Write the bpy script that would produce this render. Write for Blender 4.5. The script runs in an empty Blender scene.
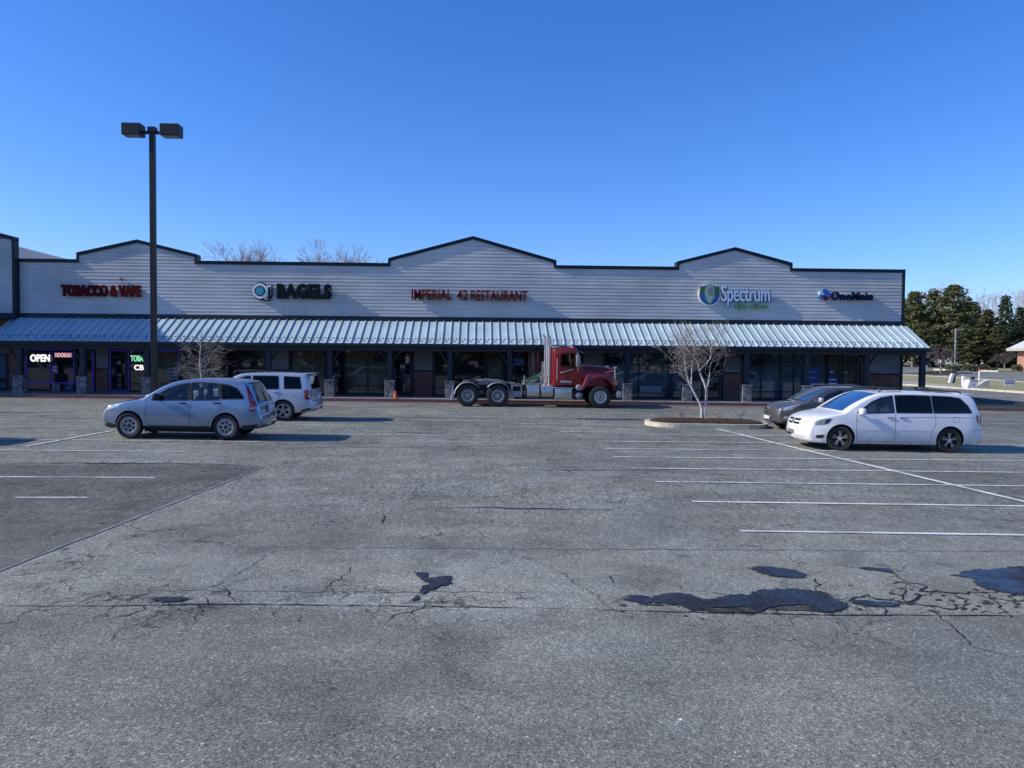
import bpy, bmesh, math, random
from mathutils import Vector, Matrix, Euler
from mathutils.geometry import tessellate_polygon
random.seed(7)
C = bpy.context.scene.collection
PI = math.pi
# ------------------------------------------------------------ camera
F = 769.0; CX = 512.0; CY = 384.0; CAMZ = 2.46
YAW = math.radians(2.3); PITCH = math.atan(24/769); ROLL = 0.0075
fw = Vector((math.sin(YAW)*math.cos(PITCH), math.cos(YAW)*math.cos(PITCH), -math.sin(PITCH)))
r0 = Vector((math.cos(YAW), -math.sin(YAW), 0)); u0 = r0.cross(fw)
RT = math.cos(ROLL)*r0 + math.sin(ROLL)*u0
UP = -math.sin(ROLL)*r0 + math.cos(ROLL)*u0
cam = bpy.data.objects.new('camera', bpy.data.cameras.new('camera')); C.objects.link(cam)
m = Matrix((RT, UP, -fw)).transposed().to_4x4(); m.translation = (0, 0, CAMZ)
cam.matrix_world = m
cam.data.sensor_width = 36; cam.data.lens = F/1024*36; cam.data.clip_end = 6000; cam.data.clip_start = .05
bpy.context.scene.camera = cam

def ray(px, py): return fw + RT*((px-CX)/F) - UP*((py-CY)/F)
def onY(px, py, Y):
    d = ray(px, py); t = Y/d.y
    return t*d.x, CAMZ+t*d.z
def slope_x(y): return -.0145+.008*min(1, max(0, (y-21)/16))
def gz(x, y):
    return .0095*min(y, 250)+slope_x(y)*max(-45, min(45, x))
def ground(px, py):
    d = ray(px, py); lo, hi = 1, 2000
    for _ in range(50):
        m = (lo+hi)/2
        if CAMZ+m*d.z > gz(m*d.x, m*d.y): lo = m
        else: hi = m
    return (m*d.x, m*d.y)

# ------------------------------------------------------------ object helpers
def tag(o, label=None, cat=None, group=None, kind=None):
    if label: o['label'] = label
    if cat: o['category'] = cat
    if group: o['group'] = group
    if kind: o['kind'] = kind
    return o
def empty(name, loc=(0, 0, 0), rz=0, label=None, cat=None, group=None):
    o = bpy.data.objects.new(name, None); C.objects.link(o)
    o.location = loc; o.rotation_euler = (0, 0, rz); o.empty_display_size = .2
    return tag(o, label, cat, group)
def copy_tree(o, parent=None):
    c = o.copy(); C.objects.link(c)
    if parent: c.parent = parent
    for ch in list(o.children): copy_tree(ch, c)
    return c

class MB:
    def __init__(s): s.v = []; s.f = []; s.m = []
    def add(s, vs, fs, mi=0):
        b = len(s.v); s.v += [tuple(v) for v in vs]
        for f in fs: s.f.append([i+b for i in f]); s.m.append(mi)
    def box(s, x0, x1, y0, y1, z0, z1, mi=0):
        vs = [(x, y, z) for z in (z0, z1) for y in (y0, y1) for x in (x0, x1)]
        s.add(vs, [(0,2,3,1),(4,5,7,6),(0,1,5,4),(2,6,7,3),(0,4,6,2),(1,3,7,5)], mi)
    def bbox(s, x0, x1, y0, y1, z0, z1, b=.02, mi=0):
        bm = bmesh.new(); bmesh.ops.create_cube(bm, size=1)
        for v in bm.verts: v.co = Vector(((x0+x1)/2+v.co.x*(x1-x0), (y0+y1)/2+v.co.y*(y1-y0), (z0+z1)/2+v.co.z*(z1-z0)))
        bmesh.ops.bevel(bm, geom=bm.edges[:], offset=b, segments=2, affect='EDGES', profile=.5)
        bm.verts.index_update()
        s.add([v.co[:] for v in bm.verts], [[v.index for v in f.verts] for f in bm.faces], mi); bm.free()
    def tube(s, pts, r, n=6, mi=0, cap=True):
        pts = [Vector(p) for p in pts]; rs = r if isinstance(r, (list, tuple)) else [r]*len(pts)
        vs = []; fs = []; ref = None
        for i, p in enumerate(pts):
            d = (pts[min(i+1, len(pts)-1)]-pts[max(i-1, 0)])
            if d.length < 1e-9: d = Vector((0, 0, 1))
            d.normalize()
            if ref is None: ref = Vector((0, 0, 1)) if abs(d.z) < .9 else Vector((1, 0, 0))
            a = d.cross(ref)
            if a.length < 1e-4: a = d.cross(Vector((.3, 1, .2)))
            a.normalize(); b = d.cross(a); ref = a.cross(d)
            for k in range(n):
                t = 2*PI*k/n; vs.append(p+(a*math.cos(t)+b*math.sin(t))*rs[i])
        for i in range(len(pts)-1):
            for k in range(n):
                k2 = (k+1) % n; fs.append((i*n+k, i*n+k2, (i+1)*n+k2, (i+1)*n+k))
        if cap: fs.append(list(range(n))[::-1]); fs.append([(len(pts)-1)*n+k for k in range(n)])
        s.add(vs, fs, mi)
    def lathe(s, prof, axis='z', c=(0, 0, 0), n=24, mi=0, cap=False):
        # prof list of (r, h) along the axis
        vs = []; fs = []
        for r, h in prof:
            for k in range(n):
                t = 2*PI*k/n; a = r*math.cos(t); b = r*math.sin(t)
                p = (a, b, h) if axis == 'z' else ((a, h, b) if axis == 'y' else (h, a, b))
                vs.append((p[0]+c[0], p[1]+c[1], p[2]+c[2]))
        for i in range(len(prof)-1):
            for k in range(n):
                k2 = (k+1) % n; fs.append((i*n+k, i*n+k2, (i+1)*n+k2, (i+1)*n+k))
        if cap and prof[0][0] > 1e-6: fs.append(list(range(n))[::-1])
        if cap and prof[-1][0] > 1e-6: fs.append([(len(prof)-1)*n+k for k in range(n)])
        s.add(vs, fs, mi)
    def prism(s, poly, a0, a1, axis='y', mi=0):
        # poly in the other two axes; extruded a0..a1
        def P(u, w, a): return (u, a, w) if axis == 'y' else ((a, u, w) if axis == 'x' else (u, w, a))
        n = len(poly)
        vs = [P(u, w, a0) for u, w in poly]+[P(u, w, a1) for u, w in poly]
        tris = tessellate_polygon([[Vector((u, w, 0)) for u, w in poly]])
        fs = [list(t) for t in tris]+[[i+n for i in t][::-1] for t in tris]
        fs += [(i, (i+1) % n, (i+1) % n+n, i+n) for i in range(n)]
        s.add(vs, fs, mi)
    def build(s, name, mats, parent=None, smooth=None, fix=True, mw=None):
        me = bpy.data.meshes.new(name); me.from_pydata(s.v, [], s.f)
        if not isinstance(mats, (list, tuple)): mats = [mats]
        for mm in mats: me.materials.append(mm)
        me.polygons.foreach_set('material_index', s.m)
        if fix:
            bm = bmesh.new(); bm.from_mesh(me); bmesh.ops.recalc_face_normals(bm, faces=bm.faces[:]); bm.to_mesh(me); bm.free()
        if smooth is not None:
            me.polygons.foreach_set('use_smooth', [True]*len(me.polygons))
            me.set_sharp_from_angle(angle=math.radians(smooth))
        me.update()
        o = bpy.data.objects.new(name, me); C.objects.link(o)
        if parent: o.parent = parent
        return o

# ------------------------------------------------------------ materials
def newmat(name):
    m = bpy.data.materials.new(name); m.use_nodes = True
    nt = m.node_tree; b = nt.nodes['Principled BSDF']
    return m, nt, b
def N(nt, t, **k):
    n = nt.nodes.new(t)
    for a, v in k.items():
        if a.startswith('i_'):
            key = a[2:].replace('_', ' ')
            n.inputs[key].default_value = v
        else: setattr(n, a, v)
    return n
def ramp(nt, src, stops, interp='LINEAR'):
    r = nt.nodes.new('ShaderNodeValToRGB'); r.color_ramp.interpolation = interp
    e = r.color_ramp.elements
    while len(e) < len(stops): e.new(.5)
    for i, (p, c) in enumerate(stops):
        e[i].position = p; e[i].color = (c, c, c, 1) if isinstance(c, (int, float)) else (*c, 1)
    nt.links.new(src, r.inputs[0]); return r.outputs[0]
def mth(nt, op, a, b=None, clamp=False):
    n = nt.nodes.new('ShaderNodeMath'); n.operation = op; n.use_clamp = clamp
    for i, v in enumerate((a, b)):
        if v is None: continue
        if isinstance(v, (int, float)): n.inputs[i].default_value = v
        else: nt.links.new(v, n.inputs[i])
    return n.outputs[0]
def mixc(nt, fac, a, b, mode='MIX'):
    n = nt.nodes.new('ShaderNodeMix'); n.data_type = 'RGBA'; n.blend_type = mode
    for i, v in ((0, fac), (6, a), (7, b)):
        if isinstance(v, (int, float)): n.inputs[i].default_value = v if i == 0 else (v, v, v, 1)
        elif isinstance(v, tuple): n.inputs[i].default_value = (*v, 1)
        else: nt.links.new(v, n.inputs[i])
    return n.outputs[2]
def coords(nt, kind='Object', scale=(1, 1, 1)):
    tc = nt.nodes.new('ShaderNodeTexCoord'); mp = nt.nodes.new('ShaderNodeMapping')
    mp.inputs['Scale'].default_value = scale
    if kind == 'World':
        g = nt.nodes.new('ShaderNodeNewGeometry'); nt.links.new(g.outputs['Position'], mp.inputs[0])
    else: nt.links.new(tc.outputs[kind], mp.inputs[0])
    return mp.outputs[0]
def noise(nt, vec, scale, detail=4, rough=.55, dist=0):
    n = N(nt, 'ShaderNodeTexNoise'); n.inputs['Scale'].default_value = scale; n.inputs['Detail'].default_value = detail
    n.inputs['Roughness'].default_value = rough; n.inputs['Distortion'].default_value = dist
    nt.links.new(vec, n.inputs['Vector']); return n.outputs[0]
def bump(nt, b, h, strength=.3, dist=.01):
    n = N(nt, 'ShaderNodeBump'); n.inputs['Strength'].default_value = strength; n.inputs['Distance'].default_value = dist
    nt.links.new(h, n.inputs['Height']); nt.links.new(n.outputs[0], b.inputs['Normal'])
def M(name, col, rough=.6, metal=0, var=.12, scale=3, coat=0, bmp=0, bscale=30, spec=.28, emit=None, es=1, kind='Object'):
    m, nt, b = newmat(name); v = coords(nt, kind)
    n = noise(nt, v, scale, 5, .6)
    f = ramp(nt, n, [(.3, 1-var), (.7, 1+var)])
    c = mixc(nt, 1.0, col, f, 'MULTIPLY')
    nt.links.new(c, b.inputs['Base Color'])
    nt.links.new(ramp(nt, noise(nt, v, scale*2.3, 4), [(.3, max(0, rough-.06)), (.7, min(1, rough+.06))]), b.inputs['Roughness'])
    b.inputs['Metallic'].default_value = metal; b.inputs['Coat Weight'].default_value = coat
    b.inputs['Coat Roughness'].default_value = .04; b.inputs['Specular IOR Level'].default_value = spec
    if bmp: bump(nt, b, noise(nt, v, bscale, 4), bmp, .01)
    if emit: b.inputs['Emission Color'].default_value = (*emit, 1); b.inputs['Emission Strength'].default_value = es
    return m
def glassmat(name, tint, refl=1.0, rough=.02):
    m = bpy.data.materials.new(name); m.use_nodes = True; nt = m.node_tree; nt.nodes.clear()
    out = N(nt, 'ShaderNodeOutputMaterial'); mx = N(nt, 'ShaderNodeMixShader')
    tr = N(nt, 'ShaderNodeBsdfTransparent'); gl = N(nt, 'ShaderNodeBsdfGlossy'); fr = N(nt, 'ShaderNodeFresnel')
    tr.inputs[0].default_value = (*tint, 1); gl.inputs['Roughness'].default_value = rough
    fr.inputs[0].default_value = 1.55
    v = coords(nt); bp = N(nt, 'ShaderNodeBump'); bp.inputs['Strength'].default_value = .03
    nt.links.new(noise(nt, v, 2.5, 2), bp.inputs['Height']); nt.links.new(bp.outputs[0], gl.inputs['Normal'])
    f = mth(nt, 'MULTIPLY', fr.outputs[0], refl, True)
    nt.links.new(f, mx.inputs[0]); nt.links.new(tr.outputs[0], mx.inputs[1]); nt.links.new(gl.outputs[0], mx.inputs[2])
    nt.links.new(mx.outputs[0], out.inputs[0]); return m

# asphalt
def asphalt(name, base=.19, contrast=1.0, world=True, dark=False):
    m, nt, b = newmat(name); v = coords(nt, 'World')
    big = noise(nt, v, .22, 5, .6); mid = noise(nt, v, 1.3, 6, .65); fine = noise(nt, v, 14, 5, .7)
    mpx = nt.nodes.new('ShaderNodeMapping'); mpx.inputs['Scale'].default_value = (.25, 1.5, 1); nt.links.new(v, mpx.inputs[0])
    streak = noise(nt, mpx.outputs[0], 1.0, 5, .6)
    vo = N(nt, 'ShaderNodeTexVoronoi'); vo.inputs['Scale'].default_value = 120; nt.links.new(v, vo.inputs['Vector'])
    sp = N(nt, 'ShaderNodeSeparateColor'); nt.links.new(vo.outputs['Color'], sp.inputs[0])
    vo2 = N(nt, 'ShaderNodeTexVoronoi'); vo2.inputs['Scale'].default_value = 58; nt.links.new(v, vo2.inputs['Vector'])
    sp2 = N(nt, 'ShaderNodeSeparateColor'); nt.links.new(vo2.outputs['Color'], sp2.inputs[0])
    f = ramp(nt, big, [(.3, .80), (.7, 1.2)])
    f = mth(nt, 'MULTIPLY', f, ramp(nt, mid, [(.3, .80), (.7, 1.2)]))
    f = mth(nt, 'MULTIPLY', f, ramp(nt, streak, [(.3, .88), (.7, 1.12)]))
    grit = noise(nt, v, 46, 5, .75)
    f = mth(nt, 'MULTIPLY', f, ramp(nt, grit, [(.3, .58), (.7, 1.42)]))
    sy_ = N(nt, 'ShaderNodeSeparateXYZ'); nt.links.new(v, sy_.inputs[0]); y40 = mth(nt, 'DIVIDE', sy_.outputs[1], 40)
    for sc3, amp, fade in (((66, 46, 56), .42, [(0, 1), (.22, .8), (.4, .2), (1, 0)]), ((30, 9, 20), .55, [(0, 0), (.2, 0), (.33, 1), (.6, .6), (1, .3)]), ((16, 3.2, 8), .30, [(0, 0), (.4, 0), (.6, 1), (1, 1)])):
        mg = nt.nodes.new('ShaderNodeMapping'); mg.inputs['Scale'].default_value = sc3; nt.links.new(v, mg.inputs[0])
        vg = N(nt, 'ShaderNodeTexVoronoi'); vg.inputs['Scale'].default_value = 1.0; nt.links.new(mg.outputs[0], vg.inputs['Vector'])
        sg_ = N(nt, 'ShaderNodeSeparateColor'); nt.links.new(vg.outputs['Color'], sg_.inputs[0])
        dev = ramp(nt, sg_.outputs[2], [(0, 0), (.12, .3), (.88, .7), (1, 1.0)])
        dev = mth(nt, 'MULTIPLY', mth(nt, 'MULTIPLY', mth(nt, 'SUBTRACT', dev, .48), 2*amp), ramp(nt, y40, fade))
        f = mth(nt, 'MULTIPLY', f, mth(nt, 'ADD', dev, 1.0))
    f = mth(nt, 'MULTIPLY', f, ramp(nt, fine, [(.25, .84), (.75, 1.16)]))
    agg = ramp(nt, sp.outputs[0], [(0, .5), (.25, .82), (.75, 1.1), (.93, 1.4), (1, 2.3)])
    f = mth(nt, 'MULTIPLY', f, agg)
    agg2 = ramp(nt, sp2.outputs[1], [(0, .88), (.6, 1.0), (.94, 1.05), (.98, 1.5), (1, 1.8)])
    f = mth(nt, 'MULTIPLY', f, agg2)
    # dust + worn strip beside the long joint
    sx = N(nt, 'ShaderNodeSeparateXYZ'); nt.links.new(v, sx.inputs[0])
    wob = mth(nt, 'MULTIPLY', mth(nt, 'SUBTRACT', mid, .5), .9)
    yy = mth(nt, 'ADD', sx.outputs[1], wob)
    band = ramp(nt, mth(nt, 'DIVIDE', yy, 20), [(.0, .0), (.358, 0), (.372, 1), (.45, .55), (.52, 0), (1, 0)])
    near = ramp(nt, mth(nt, 'DIVIDE', sx.outputs[1], 40), [(0, .95), (.2, .98), (.42, 1.0), (.6, .93), (1, .93)])
    f = mth(nt, 'MULTIPLY', f, near)
    f = mth(nt, 'MULTIPLY', f, mth(nt, 'ADD', mth(nt, 'MULTIPLY', band, .32), 1.0))
    # soft dark smudges and oil drips
    f = mth(nt, 'MULTIPLY', f, ramp(nt, noise(nt, v, .9, 5, .6, .6), [(.0, .66), (.33, .78), (.42, 1), (1, 1)]))
    f = mth(nt, 'MULTIPLY', f, ramp(nt, noise(nt, v, 2.6, 3, .5), [(.0, .55), (.25, .62), (.31, 1), (1, 1)]))
    f = mth(nt, 'MULTIPLY', f, ramp(nt, noise(nt, v, .11, 4, .55), [(.35, .86), (.5, 1.0), (.68, 1.10)]))
    # fine crack network in damaged zones
    def net(scale, w, seed):
        vv = nt.nodes.new('ShaderNodeMapping'); vv.inputs['Location'].default_value = (seed, seed*2, 0); nt.links.new(v, vv.inputs[0])
        nz = N(nt, 'ShaderNodeTexNoise'); nz.inputs['Scale'].default_value = 3; nz.inputs['Detail'].default_value = 5; nt.links.new(v, nz.inputs['Vector'])
        add = N(nt, 'ShaderNodeVectorMath', operation='MULTIPLY_ADD'); nt.links.new(nz.outputs['Color'], add.inputs[0])
        add.inputs[1].default_value = (.6, .6, .6); nt.links.new(vv.outputs[0], add.inputs[2])
        e = N(nt, 'ShaderNodeTexVoronoi', feature='DISTANCE_TO_EDGE'); e.inputs['Scale'].default_value = scale
        nt.links.new(add.outputs[0], e.inputs['Vector'])
        return ramp(nt, e.outputs[0], [(0, 1), (w*.5, .9), (w, 0), (1, 0)])
    cr1 = mth(nt, 'MULTIPLY', net(.55, .008, 3), ramp(nt, noise(nt, v, .35, 3), [(.44, 0), (.56, .85)]))
    cr1 = mth(nt, 'MULTIPLY', cr1, ramp(nt, mth(nt, 'DIVIDE', sx.outputs[1], 20), [(.29, .12), (.36, 1)]))
    # region near the long joint
    reg = ramp(nt, mth(nt, 'DIVIDE', yy, 20), [(.0, 0), (.33, 0), (.36, 1), (.40, .8), (.44, 0), (1, 0)])
    cr2 = mth(nt, 'MULTIPLY', net(2.2, .03, 9), mth(nt, 'MULTIPLY', reg, ramp(nt, noise(nt, v, .5, 3), [(.46, 0), (.56, 1)])))
    cr = mth(nt, 'MAXIMUM', cr1, cr2)
    f = mth(nt, 'MULTIPLY', f, mth(nt, 'SUBTRACT', 1.0, mth(nt, 'MULTIPLY', cr, .78)))
    tint = ramp(nt, noise(nt, v, .6, 4), [(.35, (.97, 1.0, 1.035)), (.55, (1, 1, 1)), (.75, (1.05, 1.0, .95))])
    col = mixc(nt, 1.0, mixc(nt, 1.0, (base*1.035, base*1.03, base*.84), f, 'MULTIPLY'), tint, 'MULTIPLY')
    nt.links.new(col, b.inputs['Base Color'])
    b.inputs['Roughness'].default_value = .88; b.inputs['Specular IOR Level'].default_value = .25
    h = mth(nt, 'ADD', mth(nt, 'MULTIPLY', sp.outputs[0], .6), fine)
    bump(nt, b, h, .55, .006)
    return m
mAsph = asphalt('asphalt', .206)
mAsphD = asphalt('asphalt_dark', .118)
mRoad = asphalt('asphalt_road', .2)
def painted(name, col, wear=.5):
    m, nt, b = newmat(name); v = coords(nt, 'World')
    w = ramp(nt, noise(nt, v, 9, 6, .75), [(wear-.12, 0), (wear+.08, 1)])
    w2 = ramp(nt, noise(nt, v, .8, 3, .6), [(.3, .35), (.55, 1)])
    f = mth(nt, 'MULTIPLY', w, w2)
    nt.links.new(mixc(nt, f, (.15, .152, .155), col), b.inputs['Base Color']); b.inputs['Roughness'].default_value = .8
    return m
mLine = painted('road_paint', (.78, .78, .76), .38)
mLineF = painted('road_paint_faded', (.66, .66, .65), .45)
mRedP = painted('red_kerb_paint', (.22, .085, .08), .54)
mConc = M('concrete', (.42, .40, .37), .85, 0, .2, 2, bmp=.3, kind='World')
mKerb = M('kerb_concrete', (.52, .47, .36), .85, 0, .25, 3, bmp=.3, kind='World')
mRedK = painted('red_kerb', (.15, .04, .042), .45)
mCrack = M('crack_filler', (.022, .022, .024), .7, 0, .3, 8, kind='World')
mJoint = painted('joint_dust', (.26, .26, .25), .5)
def wetmat():
    m, nt, b = newmat('wet_puddle'); v = coords(nt, 'World')
    sxx = N(nt, 'ShaderNodeSeparateXYZ'); nt.links.new(v, sxx.inputs[0]); wsx = sxx.outputs[0]
    vo = N(nt, 'ShaderNodeTexVoronoi'); vo.inputs['Scale'].default_value = 60; nt.links.new(v, vo.inputs['Vector'])
    sp = N(nt, 'ShaderNodeSeparateColor'); nt.links.new(vo.outputs['Color'], sp.inputs[0])
    c = mixc(nt, 1.0, ramp(nt, noise(nt, v, 7, 5, .7), [(.3, (.020, .022, .028)), (.7, (.044, .047, .056))]), ramp(nt, sp.outputs[0], [(0, .5), (.9, 1.2), (1, 2.4)]), 'MULTIPLY')
    nt.links.new(c, b.inputs['Base Color']); b.inputs['Roughness'].default_value = .8; b.inputs['Specular IOR Level'].default_value = .1
    out = [n for n in nt.nodes if n.type == 'OUTPUT_MATERIAL'][0]
    gl = N(nt, 'ShaderNodeBsdfGlossy'); gl.inputs['Roughness'].default_value = .08; gl.inputs[0].default_value = (.9, .9, .9, 1)
    bp = N(nt, 'ShaderNodeBump'); bp.inputs['Strength'].default_value = .25; bp.inputs['Distance'].default_value = .004
    nt.links.new(noise(nt, v, 30, 4), bp.inputs['Height']); nt.links.new(bp.outputs[0], gl.inputs['Normal'])
    mx = N(nt, 'ShaderNodeMixShader')
    nt.links.new(mth(nt, 'MULTIPLY', ramp(nt, noise(nt, v, 1.6, 4, .6), [(.40, .02), (.62, .12)]), ramp(nt, mth(nt, 'DIVIDE', wsx, 10), [(.3, .6), (.42, .9), (.5, 1.4)])), mx.inputs[0])
    nt.links.new(b.outputs[0], mx.inputs[1]); nt.links.new(gl.outputs[0], mx.inputs[2]); nt.links.new(mx.outputs[0], out.inputs[0])
    return m
mWet = wetmat()
def grassmat(name, c1, c2, c3):
    m, nt, b = newmat(name); v = coords(nt, 'World')
    a = mixc(nt, ramp(nt, noise(nt, v, .5, 5), [(.35, 0), (.65, 1)]), c1, c2)
    a = mixc(nt, ramp(nt, noise(nt, v, 6, 5, .7), [(.4, 0), (.7, 1)]), a, c3)
    nt.links.new(a, b.inputs['Base Color']); b.inputs['Roughness'].default_value = .95
    bump(nt, b, noise(nt, v, 20, 5, .7), .8, .05); return m
mGrass = grassmat('winter_grass', (.30, .26, .11), (.42, .36, .19), (.19, .19, .07))
mMulch = grassmat('mulch', (.055, .030, .018), (.09, .05, .03), (.03, .018, .012))

# siding
def sidingmat(name, col):
    m, nt, b = newmat(name); v = coords(nt, 'World')
    mp = nt.nodes.new('ShaderNodeMapping'); mp.inputs['Scale'].default_value = (.4, 1, 9); nt.links.new(v, mp.inputs[0])
    f = ramp(nt, noise(nt, mp.outputs[0], 1.5, 5, .6), [(.3, .85), (.7, 1.13)])
    f = mth(nt, 'MULTIPLY', f, ramp(nt, noise(nt, v, .45, 4), [(.3, .84), (.7, 1.14)]))
    nt.links.new(mixc(nt, 1.0, col, f, 'MULTIPLY'), b.inputs['Base Color']); b.inputs['Roughness'].default_value = .65
    bump(nt, b, noise(nt, mp.outputs[0], 6, 4), .12, .004); return m
mSiding = sidingmat('siding', (.50, .505, .49))
mPanel = sidingmat('siding_panel', (.155, .17, .205))
mTrim = M('slate_trim', (.014, .024, .033), .5, 0, .1, 2, kind='World')
mPost = M('post_paint', (.022, .029, .042), .55, 0, .1, 2, kind='World')
mSoffit = M('soffit', (.04, .045, .055), .7, 0, .1, 2, kind='World')
mMetalRoof = M('metal_roofing', (.43, .53, .56), .42, .05, .12, .7, kind='World')
mBackRoof = M('back_roof', (.55, .58, .60), .6, 0, .1, 1, kind='World')
def brick(name, c1, c2, mortar, s=6, axis=(1, 0, 2)):
    m, nt, b = newmat(name); v = coords(nt, 'World')
    sx = N(nt, 'ShaderNodeSeparateXYZ'); nt.links.new(v, sx.inputs[0]); cb = N(nt, 'ShaderNodeCombineXYZ')
    nt.links.new(mth(nt, 'ADD', sx.outputs[0], sx.outputs[1]), cb.inputs[0]); nt.links.new(sx.outputs[2], cb.inputs[1])
    br = N(nt, 'ShaderNodeTexBrick'); nt.links.new(cb.outputs[0], br.inputs['Vector'])
    br.inputs['Scale'].default_value = s; br.inputs['Color1'].default_value = (*c1, 1); br.inputs['Color2'].default_value = (*c2, 1)
    br.inputs['Mortar'].default_value = (*mortar, 1); br.inputs['Mortar Size'].default_value = .02
    br.inputs['Brick Width'].default_value = .5*2.6/2.6; br.inputs['Row Height'].default_value = .25
    c = mixc(nt, 1.0, br.outputs[0], ramp(nt, noise(nt, v, 3, 5), [(.3, .7), (.7, 1.3)]), 'MULTIPLY')
    nt.links.new(c, b.inputs['Base Color']); b.inputs['Roughness'].default_value = .85
    bump(nt, b, br.outputs[1], -.4, .01); return m
mBrick = brick('brick', (.20, .080, .058), (.14, .060, .046), (.12, .10, .09), 2.3)
mBrickR = brick('orange_brick', (.42, .17, .10), (.36, .14, .09), (.4, .35, .3), 2.3)
def stonemat():
    m, nt, b = newmat('pillar_stone'); v = coords(nt, 'World')
    vo = N(nt, 'ShaderNodeTexVoronoi'); vo.inputs['Scale'].default_value = 6; nt.links.new(v, vo.inputs['Vector'])
    sp = N(nt, 'ShaderNodeSeparateColor'); nt.links.new(vo.outputs['Color'], sp.inputs[0])
    e = N(nt, 'ShaderNodeTexVoronoi', feature='DISTANCE_TO_EDGE'); e.inputs['Scale'].default_value = 6; nt.links.new(v, e.inputs['Vector'])
    c = ramp(nt, sp.outputs[0], [(0, (.09, .092, .092)), (.5, (.16, .16, .16)), (1, (.27, .27, .27))])
    c = mixc(nt, ramp(nt, e.outputs[0], [(0, 0), (.06, 1)]), (.14, .14, .14), c)
    nt.links.new(c, b.inputs['Base Color']); b.inputs['Roughness'].default_value = .9
    bump(nt, b, ramp(nt, e.outputs[0], [(0, 0), (.1, 1)]), .6, .02); return m
mStone = stonemat()
def shopglass(name, col, ior=1.75):
    m, nt, b = newmat(name); v = coords(nt, 'World')
    c = mixc(nt, 1.0, col, ramp(nt, noise(nt, v, .7, 4, .6), [(.3, .4), (.7, 1.7)]), 'MULTIPLY')
    nt.links.new(c, b.inputs['Base Color']); b.inputs['Roughness'].default_value = .025
    b.inputs['IOR'].default_value = ior
    bump(nt, b, noise(nt, v, .6, 2), .03, .02); return m
mShopA = shopglass('shop_glass_dark', (.010, .013, .018))
mShopB = shopglass('shop_glass_warm', (.07, .07, .055))
mShopC = shopglass('shop_glass_blue', (.05, .078, .105), 1.9)
mFrame = M('window_frame', (.018, .02, .026), .4, .3, .1, 2, kind='World')
mWhiteSign = M('white_sign', (.75, .75, .75), .5)
mRedSign = M('red_sign', (.105, .004, .006), .6, spec=.1)
mRedSign2 = M('maroon_sign', (.125, .008, .014), .6, spec=.1)
mBlackSign = M('black_sign', (.006, .012, .018), .6, spec=.1)
mBlueSign = M('blue_sign', (.03, .12, .42), .4)
mTealSign = M('teal_sign', (.06, .33, .42), .4)
mGreenSign = M('green_sign', (.14, .30, .10), .4)
mSageSign = M('sage_sign', (.30, .42, .30), .4)
mSilver = M('silver_face', (.55, .70, .76), .5)
mPoster = M('blue_poster', (.02, .05, .22), .4)
mNeonW = M('neon_white', (.8, .8, .8), .5, emit=(1, .98, .95), es=1.1)
mNeonP = M('neon_pink', (.8, .4, .4), .5, emit=(1, .55, .6), es=.75)
mNeonG = M('neon_green', (.3, .8, .5), .5, emit=(.35, 1, .6), es=.75)
mLED = M('led_blue', (.1, .05, .5), .5, emit=(.10, .05, .95), es=.22)
mBulb = M('bulb', (.9, .9, .8), .5, emit=(1, .95, .85), es=1.6)
# vehicle materials
def paint(name, col, metal=.0, rough=.35, coat=1.0):
    m, nt, b = newmat(name); v = coords(nt)
    c = mixc(nt, 1.0, col, ramp(nt, noise(nt, v, 1.5, 4), [(.3, .95), (.7, 1.05)]), 'MULTIPLY')
    # road film low on the body
    sx = N(nt, 'ShaderNodeSeparateXYZ'); nt.links.new(v, sx.inputs[0])
    d = mth(nt, 'MULTIPLY', ramp(nt, sx.outputs[2], [(.25, .55), (.65, 0)]), ramp(nt, noise(nt, v, 5, 5), [(.3, .3), (.7, 1)]))
    c = mixc(nt, d, c, (.16, .15, .14))
    nt.links.new(c, b.inputs['Base Color']); b.inputs['Metallic'].default_value = metal
    b.inputs['Roughness'].default_value = rough; b.inputs['Coat Weight'].default_value = coat; b.inputs['Coat Roughness'].default_value = .03
    return m
mPSilverBlue = paint('silver_blue_paint', (.235, .31, .41), .5, .24)
mPSilver = paint('silver_paint', (.48, .51, .57), .35, .34)
mPWhite = paint('white_paint', (.80, .80, .81), 0, .4)
mPGray = paint('graphite_paint', (.13, .125, .12), .55, .32)
mPRed = paint('truck_red_paint', (.225, .005, .007), .0, .25, .35)
mPDark = paint('dark_green_paint', (.03, .04, .04), .4, .3)
mPlast = M('black_plastic', (.022, .022, .024), .6, 0, .15, 4)
mInter = M('interior_dark', (.03, .03, .032), .8, 0, .1, 4)
mSeatL = M('seat_fabric', (.34, .33, .31), .85, 0, .1, 5)
mSeatD = M('seat_dark', (.05, .05, .055), .85, 0, .1, 5)
mRub = M('tyre_rubber', (.028, .028, .030), .8, 0, .2, 6, bmp=.2, bscale=60)
mAlloy = M('alloy', (.33, .33, .34), .35, .6, .08, 4)
mBrightAlloy = M('bright_alloy', (.62, .63, .64), .3, .7, .08, 4)
mDarkAlloy = M('dark_alloy', (.03, .03, .032), .35, .5, .1, 4)
mChrome = M('chrome', (.58, .56, .53), .32, .85, .08, 5)
mDullMetal = M('dull_metal', (.30, .30, .31), .5, .7, .15, 5)
mFrameBlk = M('chassis_black', (.02, .02, .022), .6, .2, .2, 4)
mGlassClear = glassmat('car_glass', (.62, .68, .66), 1.3)
mGlassWS = glassmat('windscreen_glass', (.36, .42, .45), 1.7)
mGlassDark = glassmat('tinted_glass', (.025, .027, .03), .45)
mLampRed = M('red_lens', (.32, .008, .012), .15, 0, .15, 12, coat=1)
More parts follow.
